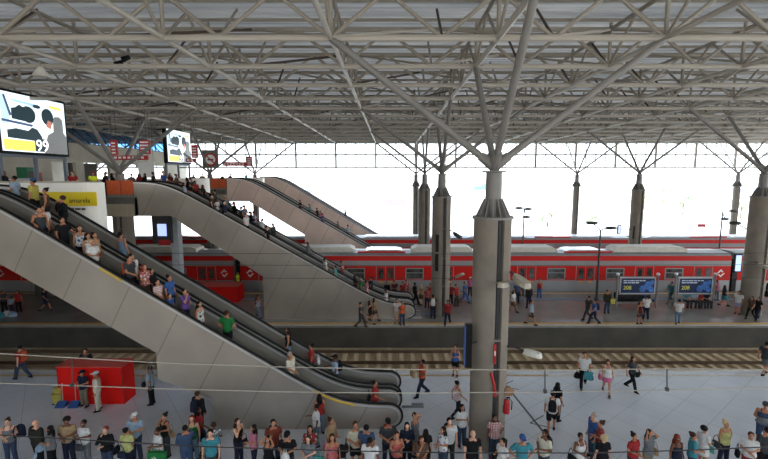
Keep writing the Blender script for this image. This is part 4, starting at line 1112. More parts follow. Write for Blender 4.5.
for _k, _c in list(CLOTH.items()):
    _g = sum(_c)/3; CLOTH[_k] = tuple(.86*(.74*x+.26*_g) for x in _c)
CLOTH['hivis'] = (206,226,50)
def cloth(c):
    if c in CLOTH: return mat('cloth_'+c, CLOTH[c], .9, 0, .14, 14, spec=.12)
    base, kind, col2 = c.split('/')
    nm = 'cloth_'+base+'_'+kind+'_'+col2
    if nm in _mats: return _mats[nm]
    if kind == 'plaid': return line_mat(nm, CLOTH[base], CLOTH[col2], 0, .055, .02, .85, 0, .1, 14, .055, R(90))
    if kind == 'stripe': return line_mat(nm, CLOTH[base], CLOTH[col2], R(90), .07, .03, .85, 0, .1, 14)
    m = mat(nm, CLOTH[base], .85, 0, .1, 14); n, L = nodes_of(m); b = n['Principled BSDF']
    tc = n.new('ShaderNodeTexCoord'); vo = n.new('ShaderNodeTexVoronoi'); vo.inputs['Scale'].default_value = 11; L.new(tc.outputs['Object'], vo.inputs['Vector'])
    lt = n.new('ShaderNodeMath'); lt.operation = 'LESS_THAN'; lt.inputs[1].default_value = .36; L.new(vo.outputs['Distance'], lt.inputs[0])
    mx = n.new('ShaderNodeMixRGB'); src = b.inputs['Base Color'].links[0].from_socket
    L.new(lt.outputs[0], mx.inputs['Fac']); L.new(src, mx.inputs['Color1']); mx.inputs['Color2'].default_value = lin(CLOTH[col2])+(1,)
    L.new(mx.outputs[0], b.inputs['Base Color']); return m
_pm = {}
def cached(key, fn):
    if key not in _pm:
        me = fn()
        if me is not None and len(me.materials) == 0: me.materials.append(None)
        _pm[key] = me
    return _pm[key]
def child(name, me, m, parent, loc=(0,0,0)):
    o = bpy.data.objects.new(name, me); COL.objects.link(o); o.parent = parent; o.location = loc; obj_mat(o, m); return o
NPEOPLE = 0
def person(label, pos, rot, pose, sex, top, bot, hair, skin='b', sc=1.0, shoes='black', group=None, fat=1.06):
    """top 'tee:white' bot 'trousers:black' hair 'long:k' or 'cap:blue'"""
    me = cached(('body', pose, sex), lambda: body_mesh(pose, sex))
    o = bpy.data.objects.new('person', me); COL.objects.link(o); obj_mat(o, SKIN[skin])
    o.location = pos; o.rotation_euler = (0, 0, R(rot)); s = sc*(1.02 if sex == 'm' else .96)
    o.scale = (s*fat, s*fat, s)
    tag(o, label, 'person', group)
    d = SITD if pose == 'sit' else 0
    k, c = top.split(':')
    child({'tee':'t_shirt','polo':'polo_shirt','long':'long_sleeved_shirt','jacket':'jacket','tank':'tank_top','dress':'dress_top'}[k], cached(('top', pose, sex, k if k != 'polo' else 'tee'), lambda: top_mesh(pose, sex, k)), cloth(c), o)
    k, c = bot.split(':')
    child({'trousers':'trousers','jeans':'jeans','leggings':'leggings','shorts':'shorts','bermuda':'bermuda_shorts','skirt':'skirt','mini':'short_skirt'}[k], cached(('bot', pose, sex, 'trousers' if k == 'jeans' else k), lambda: bottom_mesh(pose, sex, 'trousers' if k == 'jeans' else k)), cloth(c), o)
    k, c = hair.split(':')
    if k == 'cap' or k == 'longcap':
        h = child('hair', cached(('hair', 'long' if k == 'longcap' else 'short'), lambda: hair_get('long' if k == 'longcap' else 'short')), HAIRC['k'], o, (0,0,-d))
        child('cap', cached(('cap',), cap_mesh), cloth(c), o, (0,0,-d))
    elif k != 'bald':
        child('hair', cached(('hair', k), lambda: hair_get(k)), HAIRC[c], o, (0,0,-d))
    j = joints(pose, sex)
    for i in range(2):
        a = j[5][i]; up = a[2]-.085
        child('shoe', cached(('shoe',), shoe_mesh), cloth(shoes), o, (a[0], a[1], max(0, up)-.004))
    return o

# ------------------------------------------------------------------ things people carry (each a thing of its own)
_bagp = {}
def bag_parts(kind):
    """list of (part name, mesh, fixed material or None)"""
    if kind in _bagp: return _bagp[kind]
    P = []
    if kind == 'backpack':
        mb = MB(); mb.loft([(0,0,0,.12,.06),(0,0,.03,.15,.085),(0,0,.25,.155,.09),(0,-.01,.4,.13,.075),(0,-.015,.46,.06,.04)], 14); P.append(('body', mb.mesh('backpack_body', smooth=True), None))
        mb = MB(); mb.loft([(0,.08,.04,.10,.03),(0,.085,.12,.105,.04),(0,.08,.22,.09,.025)], 12); P.append(('pocket', mb.mesh('backpack_pocket', smooth=True), None))
        for s in (1,-1):
            P.append(('strap', MB().path([(s*.09,-.05,.42),(s*.10,-.13,.455),(s*.105,-.265,.36),(s*.10,-.28,.2),(s*.12,-.2,.08),(s*.12,-.06,.04)], .02, 6).mesh('backpack_strap', smooth=True), None))
    elif kind == 'handbag':
        mb = MB(); mb.loft([(0,0,0,.15,.05),(0,0,.02,.17,.07),(0,0,.17,.15,.06),(0,0,.22,.12,.03)], 14); P.append(('body', mb.mesh('handbag_body', smooth=True), None))
        P.append(('strap', MB().path([(-.13,0,.19),(-.09,0,.36),(0,0,.46),(.09,0,.36),(.13,0,.19)], .011, 6).mesh('handbag_strap', smooth=True), None))
        P.append(('flap', MB().box(-.1,.1,-.068,-.05,.09,.19).mesh('handbag_flap'), None))
    elif kind == 'shopping_bag':
        mb = MB(); mb.loft([(0,0,0,.12,.07),(0,0,.05,.16,.09),(0,0,.22,.13,.08),(0,0,.32,.04,.03)], 12); P.append(('body', mb.mesh('shopping_bag_body', smooth=True), None))
        P.append(('handle', MB().path([(-.05,0,.28),(-.03,0,.42),(0,0,.45),(.03,0,.42),(.05,0,.28)], .012, 6).mesh('shopping_bag_handle', smooth=True), None))
    elif kind == 'tote_bag':
        mb = MB().prism_y([(-.17,0),(.17,0),(.19,.36),(-.19,.36)], -.05, .05); P.append(('body', mb.mesh('tote_body'), None))
        P.append(('handle', MB().path([(-.08,0,.36),(-.06,0,.5),(.06,0,.5),(.08,0,.36)], .012, 6).mesh('tote_handle'), None))
    elif kind == 'box':
        P.append(('carton', MB().box(-.2,.2,-.14,.14,0,.26).mesh('carton'), None)); P.append(('tape', MB().box(-.205,.205,-.03,.03,-.002,.264).mesh('tape'), cloth('beige')))
    elif kind == 'suitcase':
        P.append(('shell', MB().rbox(-.2,.2,-.13,.13,.06,.66,.05).mesh('suitcase_shell'), None))
        P.append(('handle', MB().path([(-.09,0,.66),(-.09,0,.92),(.09,0,.92),(.09,0,.66)], .014, 6).mesh('suitcase_handle'), M['dark']))
        for x in (-.15,.15): P.append(('wheel', MB().tube((x,-.09,.035),(x,.09,.035),.035,n=10).mesh('suitcase_wheel'), M['black']))
    elif kind == 'bundle':
        mb = MB(); mb.loft([(0,0,0,.16,.1),(0,.01,.06,.22,.15),(.02,0,.14,.2,.13),(0,0,.2,.1,.07)], 12); P.append(('cloth', mb.mesh('bundle', smooth=True), None))
        P.append(('sleeve', MB().path([(.15,-.05,.1),(.24,-.08,.0),(.22,-.1,-.14)], .05, 8).mesh('bundle_sleeve', smooth=True), None))
    _bagp[kind] = P
    return P
NAMES_BAG = dict(backpack='backpack', handbag='handbag', shopping_bag='shopping bag', tote_bag='tote bag', box='box', suitcase='suitcase', bundle='jacket')
def bag(kind, p, off, color, label, rot=0, sc=1.0):
    """off is in the holder's own frame (x their left, y behind them)"""
    Mx = Matrix.Rotation(p.rotation_euler.z, 3, 'Z'); loc = p.location+Mx @ Vector(off)
    t = empty({'bundle':'folded_jacket','box':'cardboard_box'}.get(kind, kind), loc, label, NAMES_BAG[kind], None, p.rotation_euler.z+R(rot)); t.scale = (sc,)*3
    for nm, me, m in bag_parts(kind):
        if len(me.materials) == 0: me.materials.append(None)
        child(nm, me, m or cloth(color), t)
    return t
BACK = (0,.2,.98); SIDE = (.30,.02,.72); SIDER = (-.30,.02,.72); HANDL = (.26,-.02,.40); HANDR = (-.26,-.02,.40); FRONT = (0,-.26,.80)
def bags(p, sp):
    for kind, col, where, lab in sp:
        off = {'back':BACK,'side':SIDE,'sider':SIDER,'handl':HANDL,'handr':HANDR,'front':FRONT}[where] if isinstance(where, str) else where
        off = tuple(a*b for a, b in zip(off, p.scale))
        bag(kind, p, off, col, lab, 90 if where in ('side','sider') else 0)

def H(x, y, h=1.7, z=0.0):           # head-top pixel -> standing place
    v = at_z(x, y, z+h); v.z = z; return v
def Ft(x, y, z=0.0): return at_z(x, y, z)

# ---- crowd along the near edge of the near platform: (head px, head py, ...)
CROWD = [
 (7,419,20,'fold','f','tank:grey','jeans:jeans','bun:b','a','woman in a grey tank top and glasses, first of the waiting crowd at the left',[('backpack','navy',(.3,.1,.9),'navy backpack on the arm of the first woman at the left')]),
 (35,420,165,'stand','m','jacket:olive','trousers:black','bald:k','a','bald man in a dark olive jacket seen from behind',[]),
 (49,426,-70,'fold','f','tee:grey','trousers:black','long:k','b','woman in a grey tee with long dark hair beside the bald man in olive',[('bundle','lblue',(.05,-.26,.9),'light blue jacket held by the woman in grey beside the bald man')]),
 (66,417.5,10,'fold','m','tee:tan','jeans:navy','curly:k','c','person with short curly hair and a tan vest over white',[]),
 (83,420.5,-10,'both','f','tee:white','trousers:grey','short:k','c','person in a white tee looking down, carrying a grey bag',[('handbag','dgrey',(.05,-.28,.75),'grey bag on the person in the white tee near the tan vest')]),
 (105,427,0,'face','f','jacket:black','jeans:jeans','short:r','a','red-haired woman in a black jacket with a hand at her face',[('handbag','black','side','black bag beside the red-haired woman')]),
 (126,427.5,170,'fold','f','tee:pyellow','jeans:navy','bun:k','b','woman in a pale yellow tee seen from behind',[('handbag','navy',(0,.27,.75),'navy bag on the back of the woman in pale yellow')]),
 (134,413,0,'fold','m','tee:lblue','jeans:jeans','cap:white','b','man in a light blue tee and white cap with folded arms',[]),
 (164,413.5,-30,'face','f','tank:black','jeans:dgrey','bun:k','b','woman in a black tank top with a hand at her mouth',[('handbag','tan',(.28,.06,.85),'tan bag of the woman in the black tank top')]),
 (157,428,-40,'fold','f','tee:white','jeans:navy','short:k','c','person in white holding a big green lettered bag',[]),
 (185,425,200,'face','m','long:denim','jeans:denim','short:k','b','person all in blue denim with a raised hand',[]),
 (191.5,416,10,'stand','f','tank:green','jeans:ljeans','long:r','a','woman in a green top and sunglasses',[('handbag','black','side','black bag of the woman in the green top')]),
 (198,407.5,120,'walka','f','tee:red','jeans:navy','long:k','c','woman in red with dark hair walking behind the green top',[('shopping_bag','blue','handl','blue bag in the hand of the woman in red')]),
 (210,430,10,'stand','m','tee:teal','jeans:dgrey','short:k','a','person in a teal tee in the front line of the crowd',[('handbag','olive','sider','dark bag beside the person in the teal tee')]),
 (213.5,422,-160,'fold','f','tee:grey/floral/white','jeans:jeans','bun:b','c','woman in a grey patterned top just behind the teal tee',[]),
 (237.5,419,60,'face','f','tank:black','jeans:navy','long:b','a','woman with long hair in black with a hand at her mouth before the big escalator',[('handbag','navy',(.0,-.27,.78),'shiny navy handbag of the long-haired woman in black')]),
 (253,425,-60,'fold','f','tee:pink','jeans:navy','long:k','b','woman in a pink tee with long black hair',[]),
 (273,420,20,'stand','m','tee:rust','jeans:jeans','short:k','b','man in a rust red shirt with a backpack',[('backpack','black','back','black backpack of the man in rust red')]),
 (268,436,-20,'hair','f','dress:black','skirt:black','long:k','b','woman in a black dress with hands in her hair',[('handbag','black','side','black bag of the woman in the black dress')]),
 (287,432,0,'fold','m','tee:black','jeans:dgrey','cap:black','b','man in a black tee and dark cap with a shoulder strap',[('shopping_bag','white',(.0,-.3,.9),'white bundle held by the man in the dark cap')]),
 (310,426,10,'fold','f','tee:red/floral/white','jeans:jeans','long:k','b','woman in a red and white patterned top',[]),
 (308,436,-10,'fold','f','tee:grey','jeans:ljeans','long:b','a','woman in a grey top in front of the patterned red top',[('tote_bag','turq',(.32,.02,.6),'turquoise bag beside the woman in the grey top'),('handbag','beige',(-.05,-.28,.72),'beige bag held by the woman in the grey top')]),
 (319,394,-150,'stand','f','tank:red','jeans:ljeans','long:k','b','woman in red with long black hair beside the lower escalator wall',[]),
 (316,404.5,-75,'phone','f','tee:white','jeans:ljeans','bun:k','c','woman in a white tee holding turquoise bags by the escalator wall',[('shopping_bag','turq','handl','turquoise shopping bag nearer the crowd'),('shopping_bag','turq','handr','turquoise shopping bag nearer the escalator wall')]),
 (331,418,60,'fold','f','long:tan','jeans:brown','bun:b','b','woman in a tan long-sleeved top',[('handbag','hotpink',(-.28,.0,.65),'pink bag beside the woman in tan')]),
 (332,434.5,10,'stand','f','dress:coral/floral/pink','skirt:coral/floral/pink','long:b','b','woman in a pink patterned dress',[('backpack','black',(.3,.1,.75),'black backpack hanging beside the pink patterned dress')]),
 (355.5,422,15,'fold','m','polo:beige','shorts:black','short:b','b','person in a beige polo and black shorts with folded arms',[('handbag','maroon','sider','maroon bag of the person in the beige polo')]),
 (366.5,424.5,170,'stand','m','tee:denim','jeans:navy','short:k','b','man in a blue grey tee behind the white tee',[]),
 (370,437,170,'stand','m','tee:white','jeans:ljeans','short:k','c','person in a white tee seen from behind',[]),
 (388,419,10,'fold','m','tee:dgrey','jeans:navy','cap:black','b','man in a dark tee and black cap with red backpack straps',[('backpack','red','back','red backpack of the man in the black cap')]),
 (397,432,15,'fold','f','tank:coral','trousers:black','bun:b','b','woman in a coral sleeveless top looking down',[]),
 (407,423,0,'both','f','jacket:navy','trousers:black','long:k','a','woman in a dark open jacket looking at her phone near the escalator end',[]),
 (415,413,60,'hair','f','dress:grey','mini:grey','short:k','b','woman in a grey dress with raised arms by the escalator ends',[]),
 (425.5,429,200,'stand','f','tee:black','jeans:black','long:k','a','woman with long dark hair seen from behind in black',[]),
 (421.5,436.5,20,'face','f','tee:brown','jeans:dgrey','long:b','b','person in a brown shirt with a phone at the front of the crowd',[]),
 (443,427,-60,'fold','f','tee:white/floral/purple','jeans:jeans','long:k','b','woman in a white blouse with purple flowers',[]),
 (449.5,418.5,10,'stand','m','tee:white','trousers:olive','short:k','a','man in a white tee with a dark strap left of the foreground column',[('backpack','black','back','black backpack of the man in white left of the column')]),
 (473,431,0,'stand','m','polo:black','trousers:black','bald:k','a','bald man with sunglasses in a black shirt in front of the column',[]),
 (503,438.7,-60,'phone','f','tee:white','jeans:ljeans','tail:k','b','woman with a long black ponytail in white holding a phone',[]),
 (522.7,435.4,0,'hip','m','tee:teal','jeans:jeans','cap:blue','b','man in a teal tee and blue cap with hands on hips',[]),
 (545,430,-60,'fold','m','tee:cream','jeans:jeans','short:k','c','man in a cream tee with a black backpack near the slanting joint',[('backpack','black','back','black backpack of the man in the cream tee')]),
 (581,433.6,10,'fold','f','tank:white','trousers:black','short:k','c','woman in a white sleeveless top with short black hair',[('handbag','black','sider','black bag of the woman in the white sleeveless top')]),
 (594,412.5,-90,'stand','m','tee:blue','jeans:jeans','short:g','a','grey-haired man in a blue shirt',[]),
 (601,420.5,-100,'fold','f','tee:red/floral/teal','skirt:teal','bun:b','b','woman in a red and teal top beside the grey-haired man',[('handbag','black','side','black bag of the woman in red and teal')]),
 (604,435,180,'stand','f','tee:black','trousers:black','grey_curly:y','a','person with blond curly hair in black seen from behind',[]),
 (634.5,433.4,20,'fold','f','tee:red','jeans:navy','bun:k','b','woman in a red tee and denim waistcoat with a black bun',[]),
 (650,430,20,'hair','f','tee:grey','trousers:khaki','long:k','b','woman with raised arms fixing her hair in a grey top',[('handbag','tan','side','tan bag of the woman fixing her hair')]),
 (678,435,10,'stand','f','dress:navy','mini:lav','long:r','c','woman with long reddish hair in a navy strapless top',[]),
 (694,432.6,70,'fold','f','tee:teal','jeans:jeans','bun:b','b','woman in a teal tee with tied hair turned to the right',[]),
 (705,426,100,'fold','f','tee:white','mini:white','curly:k','b','woman in white with thick curly black hair',[('handbag','turq',(.0,-.28,.7),'turquoise bag of the curly-haired woman in white')]),
 (726.5,421,10,'hip1','f','tank:pyellow','jeans:navy','bun:y','b','woman in a yellow tank top with a blond bun',[('handbag','dgrey','sider','dark bag of the woman in the yellow tank top')]),
 (751.6,432.6,-30,'fold','f','tee:white','trousers:red','tail:b','b','woman in a white tee and bright red trousers',[('handbag','black','sider','black bag of the woman in red trousers')]),
 (767,427,180,'stand','m','tee:dgrey','trousers:black','short:k','b','person in dark grey cut by the right edge of the picture',[]),
]
for x, y, rot, pose, sex, top, bot, hair, sk, lab, bg_ in CROWD:
    h = (1.7*1.02 if sex == 'm' else 1.7*.96)
    v = H(x, y, h)
    p = person(lab, v, rot, pose, sex, top, bot, hair, sk)
    bags(p, bg_)
    if 'green lettered bag' in lab:
        t = empty('carrier_bag', v+Vector((.12,-.36,.5)), 'large green carrier bag with white lettering', 'carrier bag')
        MB().prism_y([(-.28,0),(.3,0),(.32,.52),(-.26,.52)], -.06, .06).build('body', cloth('green'), t, local=True)
        text_obj('dé', .2, M['white'], t, (-.12,-.065,.2), (R(90),R(-30),0))
        MB().path([(-.12,0,.52),(-.1,0,.66),(.12,0,.66),(.14,0,.52)], .012, 6).build('handle', cloth('green'), t, local=True)

# ---- people standing and walking on the near platform: (feet px, feet py, ...)
NEAR = [
 (461.5,446,20,'phone','f','tee:white','jeans:jeans','long:k','b','woman in a white tee leaning by the left of the foreground column',[],1),
 (493.5,458,0,'hip1','f','tee:white/plaid/red','jeans:jeans','short:k','c','woman in a checked shirt standing in front of the foreground column',[('suitcase','olive',(.05,-.42,0),'grey green suitcase in front of the woman in the checked shirt')],1),
 (583,387,-20,'walkbag','m','polo:white','trousers:black','short:k','b','man in a white shirt walking with bags at the track edge',[('shopping_bag','black','handr','black bag in the right hand of the man in white'),('tote_bag','teal',(.16,-.3,.55),'bright cyan bag of the man in white'),('shopping_bag','dgrey','handl','dark bag in the left hand of the man in white')],1),
 (606,394,-20,'walka','f','tank:white','mini:hotpink','bun:k','b','woman in a white top and pink skirt',[('handbag','hotpink','sider','pink bag at the side of the woman in the pink skirt')],1),
 (631,390,30,'walkb','f','tee:dgrey','trousers:black','long:b','b','woman in grey and black walking along the bright platform',[('handbag','black','front','black bag held by the woman in grey and black')],1),
 (764,375,110,'walka','m','tee:dgrey','shorts:grey','short:k','b','walker in shorts at the far right edge of the platform',[],1),
 (455,376,-30,'face','f','tank:blue','shorts:black','short:k','b','woman in a blue top and black shorts at the platform edge left of the column',[],1),
 (422,396,-70,'carry','m','tee:orange','jeans:navy','short:k','c','man in an orange tee walking past the escalator ends with a box',[('box','tan',(.0,-.36,1.0),'cardboard box carried by the man in orange')],1),
 (457,418,110,'walka','f','tank:white/stripe/pink','leggings:navy','bun:k','b','woman in a white and pink top striding left of the column',[],1),
 (23,379,-100,'walka','m','tee:red','jeans:jeans','short:k','a','man in a red tee with an orange backpack walking at the left',[('backpack','orange','back','black and orange backpack of the man in red at the left')],1),
 (88,383,10,'stand','m','tee:navy','jeans:navy','short:k','b','man with a pale backpack standing behind the big red box',[('backpack','khaki',(.1,-.26,1.0),'pale greenish backpack worn behind the big red box')],1),
 (85,406,-5,'fold','f','tee:navy','trousers:khaki','cap:navy','b','cleaner in a navy waistcoat and cap before the red box',[],1),
 (99,410,-60,'stand','m','long:cream','trousers:cream','cap:white','b','cleaner in a cream uniform and white cap before the red box',[],1),
 (152,404,-80,'phone','m','polo:lblue','trousers:black','short:k','b','man in a light blue shirt and black trousers beside the red box',[('handbag','navy','front','navy bag carried by the man in the light blue shirt')],1),
 (551,433,160,'walkbag','m','tee:white','shorts:black','cap:black','b','man in black shorts with a large black backpack walking away',[('backpack','black','back','large black backpack of the man in black shorts')],1),
 (556.5,420,110,'stand','f','tee:black','trousers:black','long:k','b','woman all in black with long dark hair behind the man with the large backpack',[],1),
 (761,446,-40,'fold','m','tank:denim','bermuda:denim','cap:dgrey','b','man in a blue tank top and denim shorts at the right holding a jacket',[('bundle','grey',(-.05,-.3,1.0),'grey jacket held by the man in denim shorts')],1),
 (200,433,160,'stand','m','jacket:black','trousers:navy','short:b','b','man in a dark jacket beside the foot of the escalator cladding',[('backpack','navy',(.0,.22,.98),'navy backpack of the man in the dark jacket')],1),
]
for x, y, rot, pose, sex, top, bot, hair, sk, lab, bg_, sc in NEAR:
    p = person(lab, Ft(x, y), rot, pose, sex, top, bot, hair, sk, sc); bags(p, bg_)

# ---- riders: (key, head px, head py, rot, pose, ...); the lane is the one that fits the head height
def rider(key, x, y, rot, pose, sex, top, bot, hair, sk, lab, bg_=(), sc=1.0, lane=None, dy=0.0):
    best = None; h = 1.7*sc*(1.02 if sex == 'm' else .96)
    for li in ([lane] if lane is not None else range(len(ESC[key]['lanes']))):
        Y = ESC[key]['lanes'][li][0]+dy; X = at_Y(x, y, Y).x
        z, xm = step_z(key, li, X); py = proj((X, Y, z+h))[1]
        if best is None or abs(py-y) < best[0]: best = (abs(py-y), Vector((X, Y, z)), py)
    p = person(lab, best[1], rot, pose, sex, top, bot, hair, sk, sc); bags(p, bg_); return p
RID = [
 ('1',41,198,75,'stand','m','tee:white','jeans:navy','short:k','b','man in a white tee with a strap, topmost on the near escalator',[('backpack','dgrey','back','grey backpack of the topmost man in white on the near escalator')],1,0,.12),
 ('1',38.5,208,60,'rail','m','tank:dgrey','jeans:black','short:k','b','man in a dark sleeveless top in front of the topmost man in white',[],.97,0,-.2),
 ('1',62,221,75,'raill','m','tee:black','jeans:black','short:k','b','man in a black tee on the upper half of the near escalator',[],1,0,.0),
 ('1',78.5,220,60,'stand','f','tank:white/floral/blue','jeans:navy','long:b','b','woman in a white and blue sleeveless top on the near escalator',[],1,0,.15),
 ('1',87,231,80,'stand','f','tank:white','jeans:jeans','long:k','b','woman with long black hair in white, one of a trio on the near escalator',[],.98,0,-.05),
 ('1',94,233,80,'stand','f','tank:tan','jeans:brown','bun:b','b','woman in a tan top behind the trio on the near escalator',[],.98,0,.25),
 ('1',92,241,70,'fold','f','tee:white','jeans:jeans','bun:y','b','woman in a white tee with sunglasses leaning at the near escalator edge',[],1,0,-.28),
 ('1',131.5,255,80,'stand','m','tee:white','jeans:navy','short:k','b','man in white behind the orange backpack on the near escalator',[],1,0,.25),
 ('1',129,260,80,'rail','m','tee:dgrey','jeans:black','short:k','b','man in dark grey carrying an orange backpack on the near escalator',[('backpack','orange','back','orange backpack halfway down the near escalator')],1,0,-.15),
 ('1',144,265,75,'rail','f','tee:coral/floral/white','jeans:brown','long:r','b','red-haired woman in a patterned coral top on the near escalator',[],1,0,-.1),
 ('1',150.5,263,80,'stand','f','tee:black','jeans:black','long:k','b','woman in black with long dark hair on the near escalator',[],1,0,.25),
 ('1',157,278,75,'rail','f','tee:cream/stripe/pink','jeans:navy','bun:k','b','woman in a pale striped tee holding the rail of the near escalator',[],.96,0,-.25),
 ('1',169,275,75,'stand','f','tee:blue','jeans:navy','bun:k','b','woman in a bright blue top on the near escalator',[],1,0,.2),
 ('1',169.5,294,75,'rail','m','tee:blue','jeans:navy','short:k','b','child in blue beside the woman in bright blue',[],.72,0,-.25),
 ('1',184,286,75,'face','f','tee:purple','jeans:navy','bun:k','b','woman in a purple tee on the near escalator',[],1,0,-.05,),
 ('1',199,301,80,'stand','f','tank:white/floral/dgrey','jeans:ljeans','long:k','b','woman with long dark hair in a white patterned top on the near escalator',[],1,0,-.1),
 ('1',226.5,306,165,'hip','m','tee:green','jeans:black','short:b','b','man in a green tee seen from behind on the near escalator',[],1,0,.0),
 ('1',290,347,70,'rail','m','polo:cream','trousers:khaki','short:g','b','elderly man in a cream shirt low on the near escalator',[],1,0,-.1),
 ('1',375,387,80,'rail','f','tee:red','jeans:navy','bun:k','b','woman in red reaching the bottom of the near escalator',[('handbag','black',(.0,.26,.8),'black bag of the woman in red at the escalator bottom')],1,0,-.05),
 ('1',14,178,-90,'stand','f','tee:lblue','jeans:denim','short:k','b','person in pale blue at the top of the second escalator',[],1,1,.0),
 ('1',33,184,-80,'rail','m','tee:yellow','jeans:black','cap:blue','b','man in a yellow tee and blue cap near the top of the second escalator',[],1.05,1,.0),
 ('1',45,190,-60,'stand','f','tank:brown','jeans:dgrey','bun:k','b','woman in brown behind the yellow tee on the second escalator',[],1,1,.0),
 ('1',61.5,194,-50,'face','m','jacket:black','trousers:black','curly:b','b','person in black holding a camera up on the second escalator',[],1.03,1,.0),
 ('1',120,226,170,'stand','f','tank:ljeans','jeans:ljeans','short:k','b','woman in a pale blue sleeveless outfit alone on the second escalator',[],1.03,1,.1),
 ('1',288,328,-80,'rail','f','tank:black','jeans:ljeans','long:k','b','woman in a black top low on the second escalator',[],1,1,.0),
 ('1',311,337,-80,'rail','f','tee:red','jeans:black','bun:k','b','woman in a red tee low on the second escalator',[('shopping_bag','white',(.05,.3,.75),'white bag behind the woman in red on the second escalator')],1,1,.0),
 ('1',335,355,-80,'rail','m','tee:lblue','jeans:jeans','cap:black','c','person with a black backpack lowest on the second escalator',[('backpack','black','back','black backpack lowest on the second escalator')],1,1,.0),
]
for r in RID: rider(r[0], r[1], r[2], r[3], r[4], r[5], r[6], r[7], r[8], r[9], r[10], r[11], r[12], r[13], r[14])
R2 = [
 (163,171,'m','tee:blue','short:k','rider in a bright blue shirt at the very top of the middle escalators'),
 (170,172,'f','tee:maroon','long:k','rider in dark red beside the blue shirt at the top of the middle escalators'),
 (176,172,'f','tee:brown','bun:b','rider in brown third from the top of the middle escalators'),
 (184,184,'f','tee:lblue','long:b','rider in pale grey blue nearest the camera at the top of the middle escalators'),
 (186.5,176,'f','tank:black','long:k','rider in black just below the top group of the middle escalators'),
 (191,179,'m','tee:dgrey','short:k','rider in dark grey next to the red shirt on the middle escalators'),
 (195,178.5,'m','tee:red','short:k','rider in a bright red shirt on the upper middle escalators'),
 (203,186,'f','tee:black','long:k','rider in black below the red shirt on the middle escalators'),
 (211,192,'f','tee:brown','bun:k','rider in brown left of the pale jacket on the middle escalators'),
 (214.5,190,'m','tee:dgrey','short:k','rider in dark grey left of the pale jacket on the middle escalators'),
 (217,199,'f','tee:white','short:k','rider in white below the brown top on the middle escalators'),
 (225,193,'m','jacket:grey','short:g','rider in a pale grey jacket upper middle of the middle escalators'),
 (224,201,'m','jacket:navy','cap:navy','rider in navy just below the pale grey jacket'),
 (234,199.5,'m','jacket:black','short:k','rider in a black jacket halfway down the rear middle escalator'),
 (241,208,'f','tee:dgrey','bun:k','first of two small dark-haired riders halfway down the rear middle escalator'),
 (244.5,209,'m','tee:grey','short:k','second of two small dark-haired riders halfway down the rear middle escalator'),
 (246,214,'m','tee:white','short:k','rider in white on the nearer middle escalator halfway down'),
 (250.5,212,'m','jacket:black','short:k','rider in black beside the grey shirt below halfway'),
 (254,211.5,'m','tee:lav','short:k','rider in greyish lilac beside the black jacket below halfway'),
 (262,219,'f','tee:white','short:k','rider in white above the pair of dark riders'),
 (267,222.5,'m','tee:black','short:k','left of the pair of dark riders on the rear middle escalator'),
 (273,224,'m','jacket:dgrey','short:k','right of the pair of dark riders on the rear middle escalator'),
 (308,245,'m','jacket:grey','short:k','lone rider in grey in the lower half of the rear middle escalator'),
 (325,258,'m','tee:white','short:k','rider in white leaning in the lower half of the rear middle escalator'),
 (335,262,'f','tee:turq','short:k','rider in turquoise in the lower half of the rear middle escalator'),
 (342,264,'f','tee:red/floral/white','bun:k','rider in red and white next to the turquoise one'),
 (355,275,'f','tee:black','long:k','rider in black near the bottom of the middle escalators'),
 (361,281,'f','tee:green','short:y','rider in green near the bottom of the middle escalators'),
 (366.5,280,'f','tee:pink','bun:b','rider in pink near the bottom of the middle escalators'),
 (371,279,'m','tee:navy','short:k','rider in navy near the bottom of the middle escalators'),
 (386,296,'m','tee:white','short:k','rider in white stepping off the middle escalators'),
]
rp_ = ['stand','rail','fold','raill']
for i, (x, y, sex, top, hair, lab) in enumerate(R2):
    rider('2', x, y, (80, 70, 95, 110, -100)[i % 5], rp_[i % 4], sex, top, ('jeans:jeans','trousers:black','jeans:navy')[i % 3], hair, 'abcb'[i % 4], lab)
R3 = [(246,171,'tee:turq','person in turquoise at the top of the background escalator'),(300,200,'tee:black','far riders: topmost small rider, in black, on the background escalator'),(309.5,205,'tee:teal','small rider in teal on the background escalator'),
 (317,208.5,'tee:black','small rider in black next to the pink one on the background escalator'),(320.5,211.5,'tee:pink','small rider in pink on the background escalator'),
 (322.5,216,'tee:blue','small rider in blue just below the pink one on the background escalator'),(338,221,'tee:grey','small rider in grey on the lower background escalator'),(348,225.5,'tee:lblue','lowest small rider, in pale blue, on the background escalator')]
for i, (x, y, top, lab) in enumerate(R3): rider('3', x, y, 80, rp_[i % 4], 'fm'[i % 2], top, 'jeans:navy', 'short:k', 'b', lab.replace('far riders: ', ''))
rider('4', 345.5, 207.5, 80, 'stand', 'm', 'tee:blue', 'jeans:navy', 'short:k', 'b', 'only rider seen on the farthest escalator, in blue')

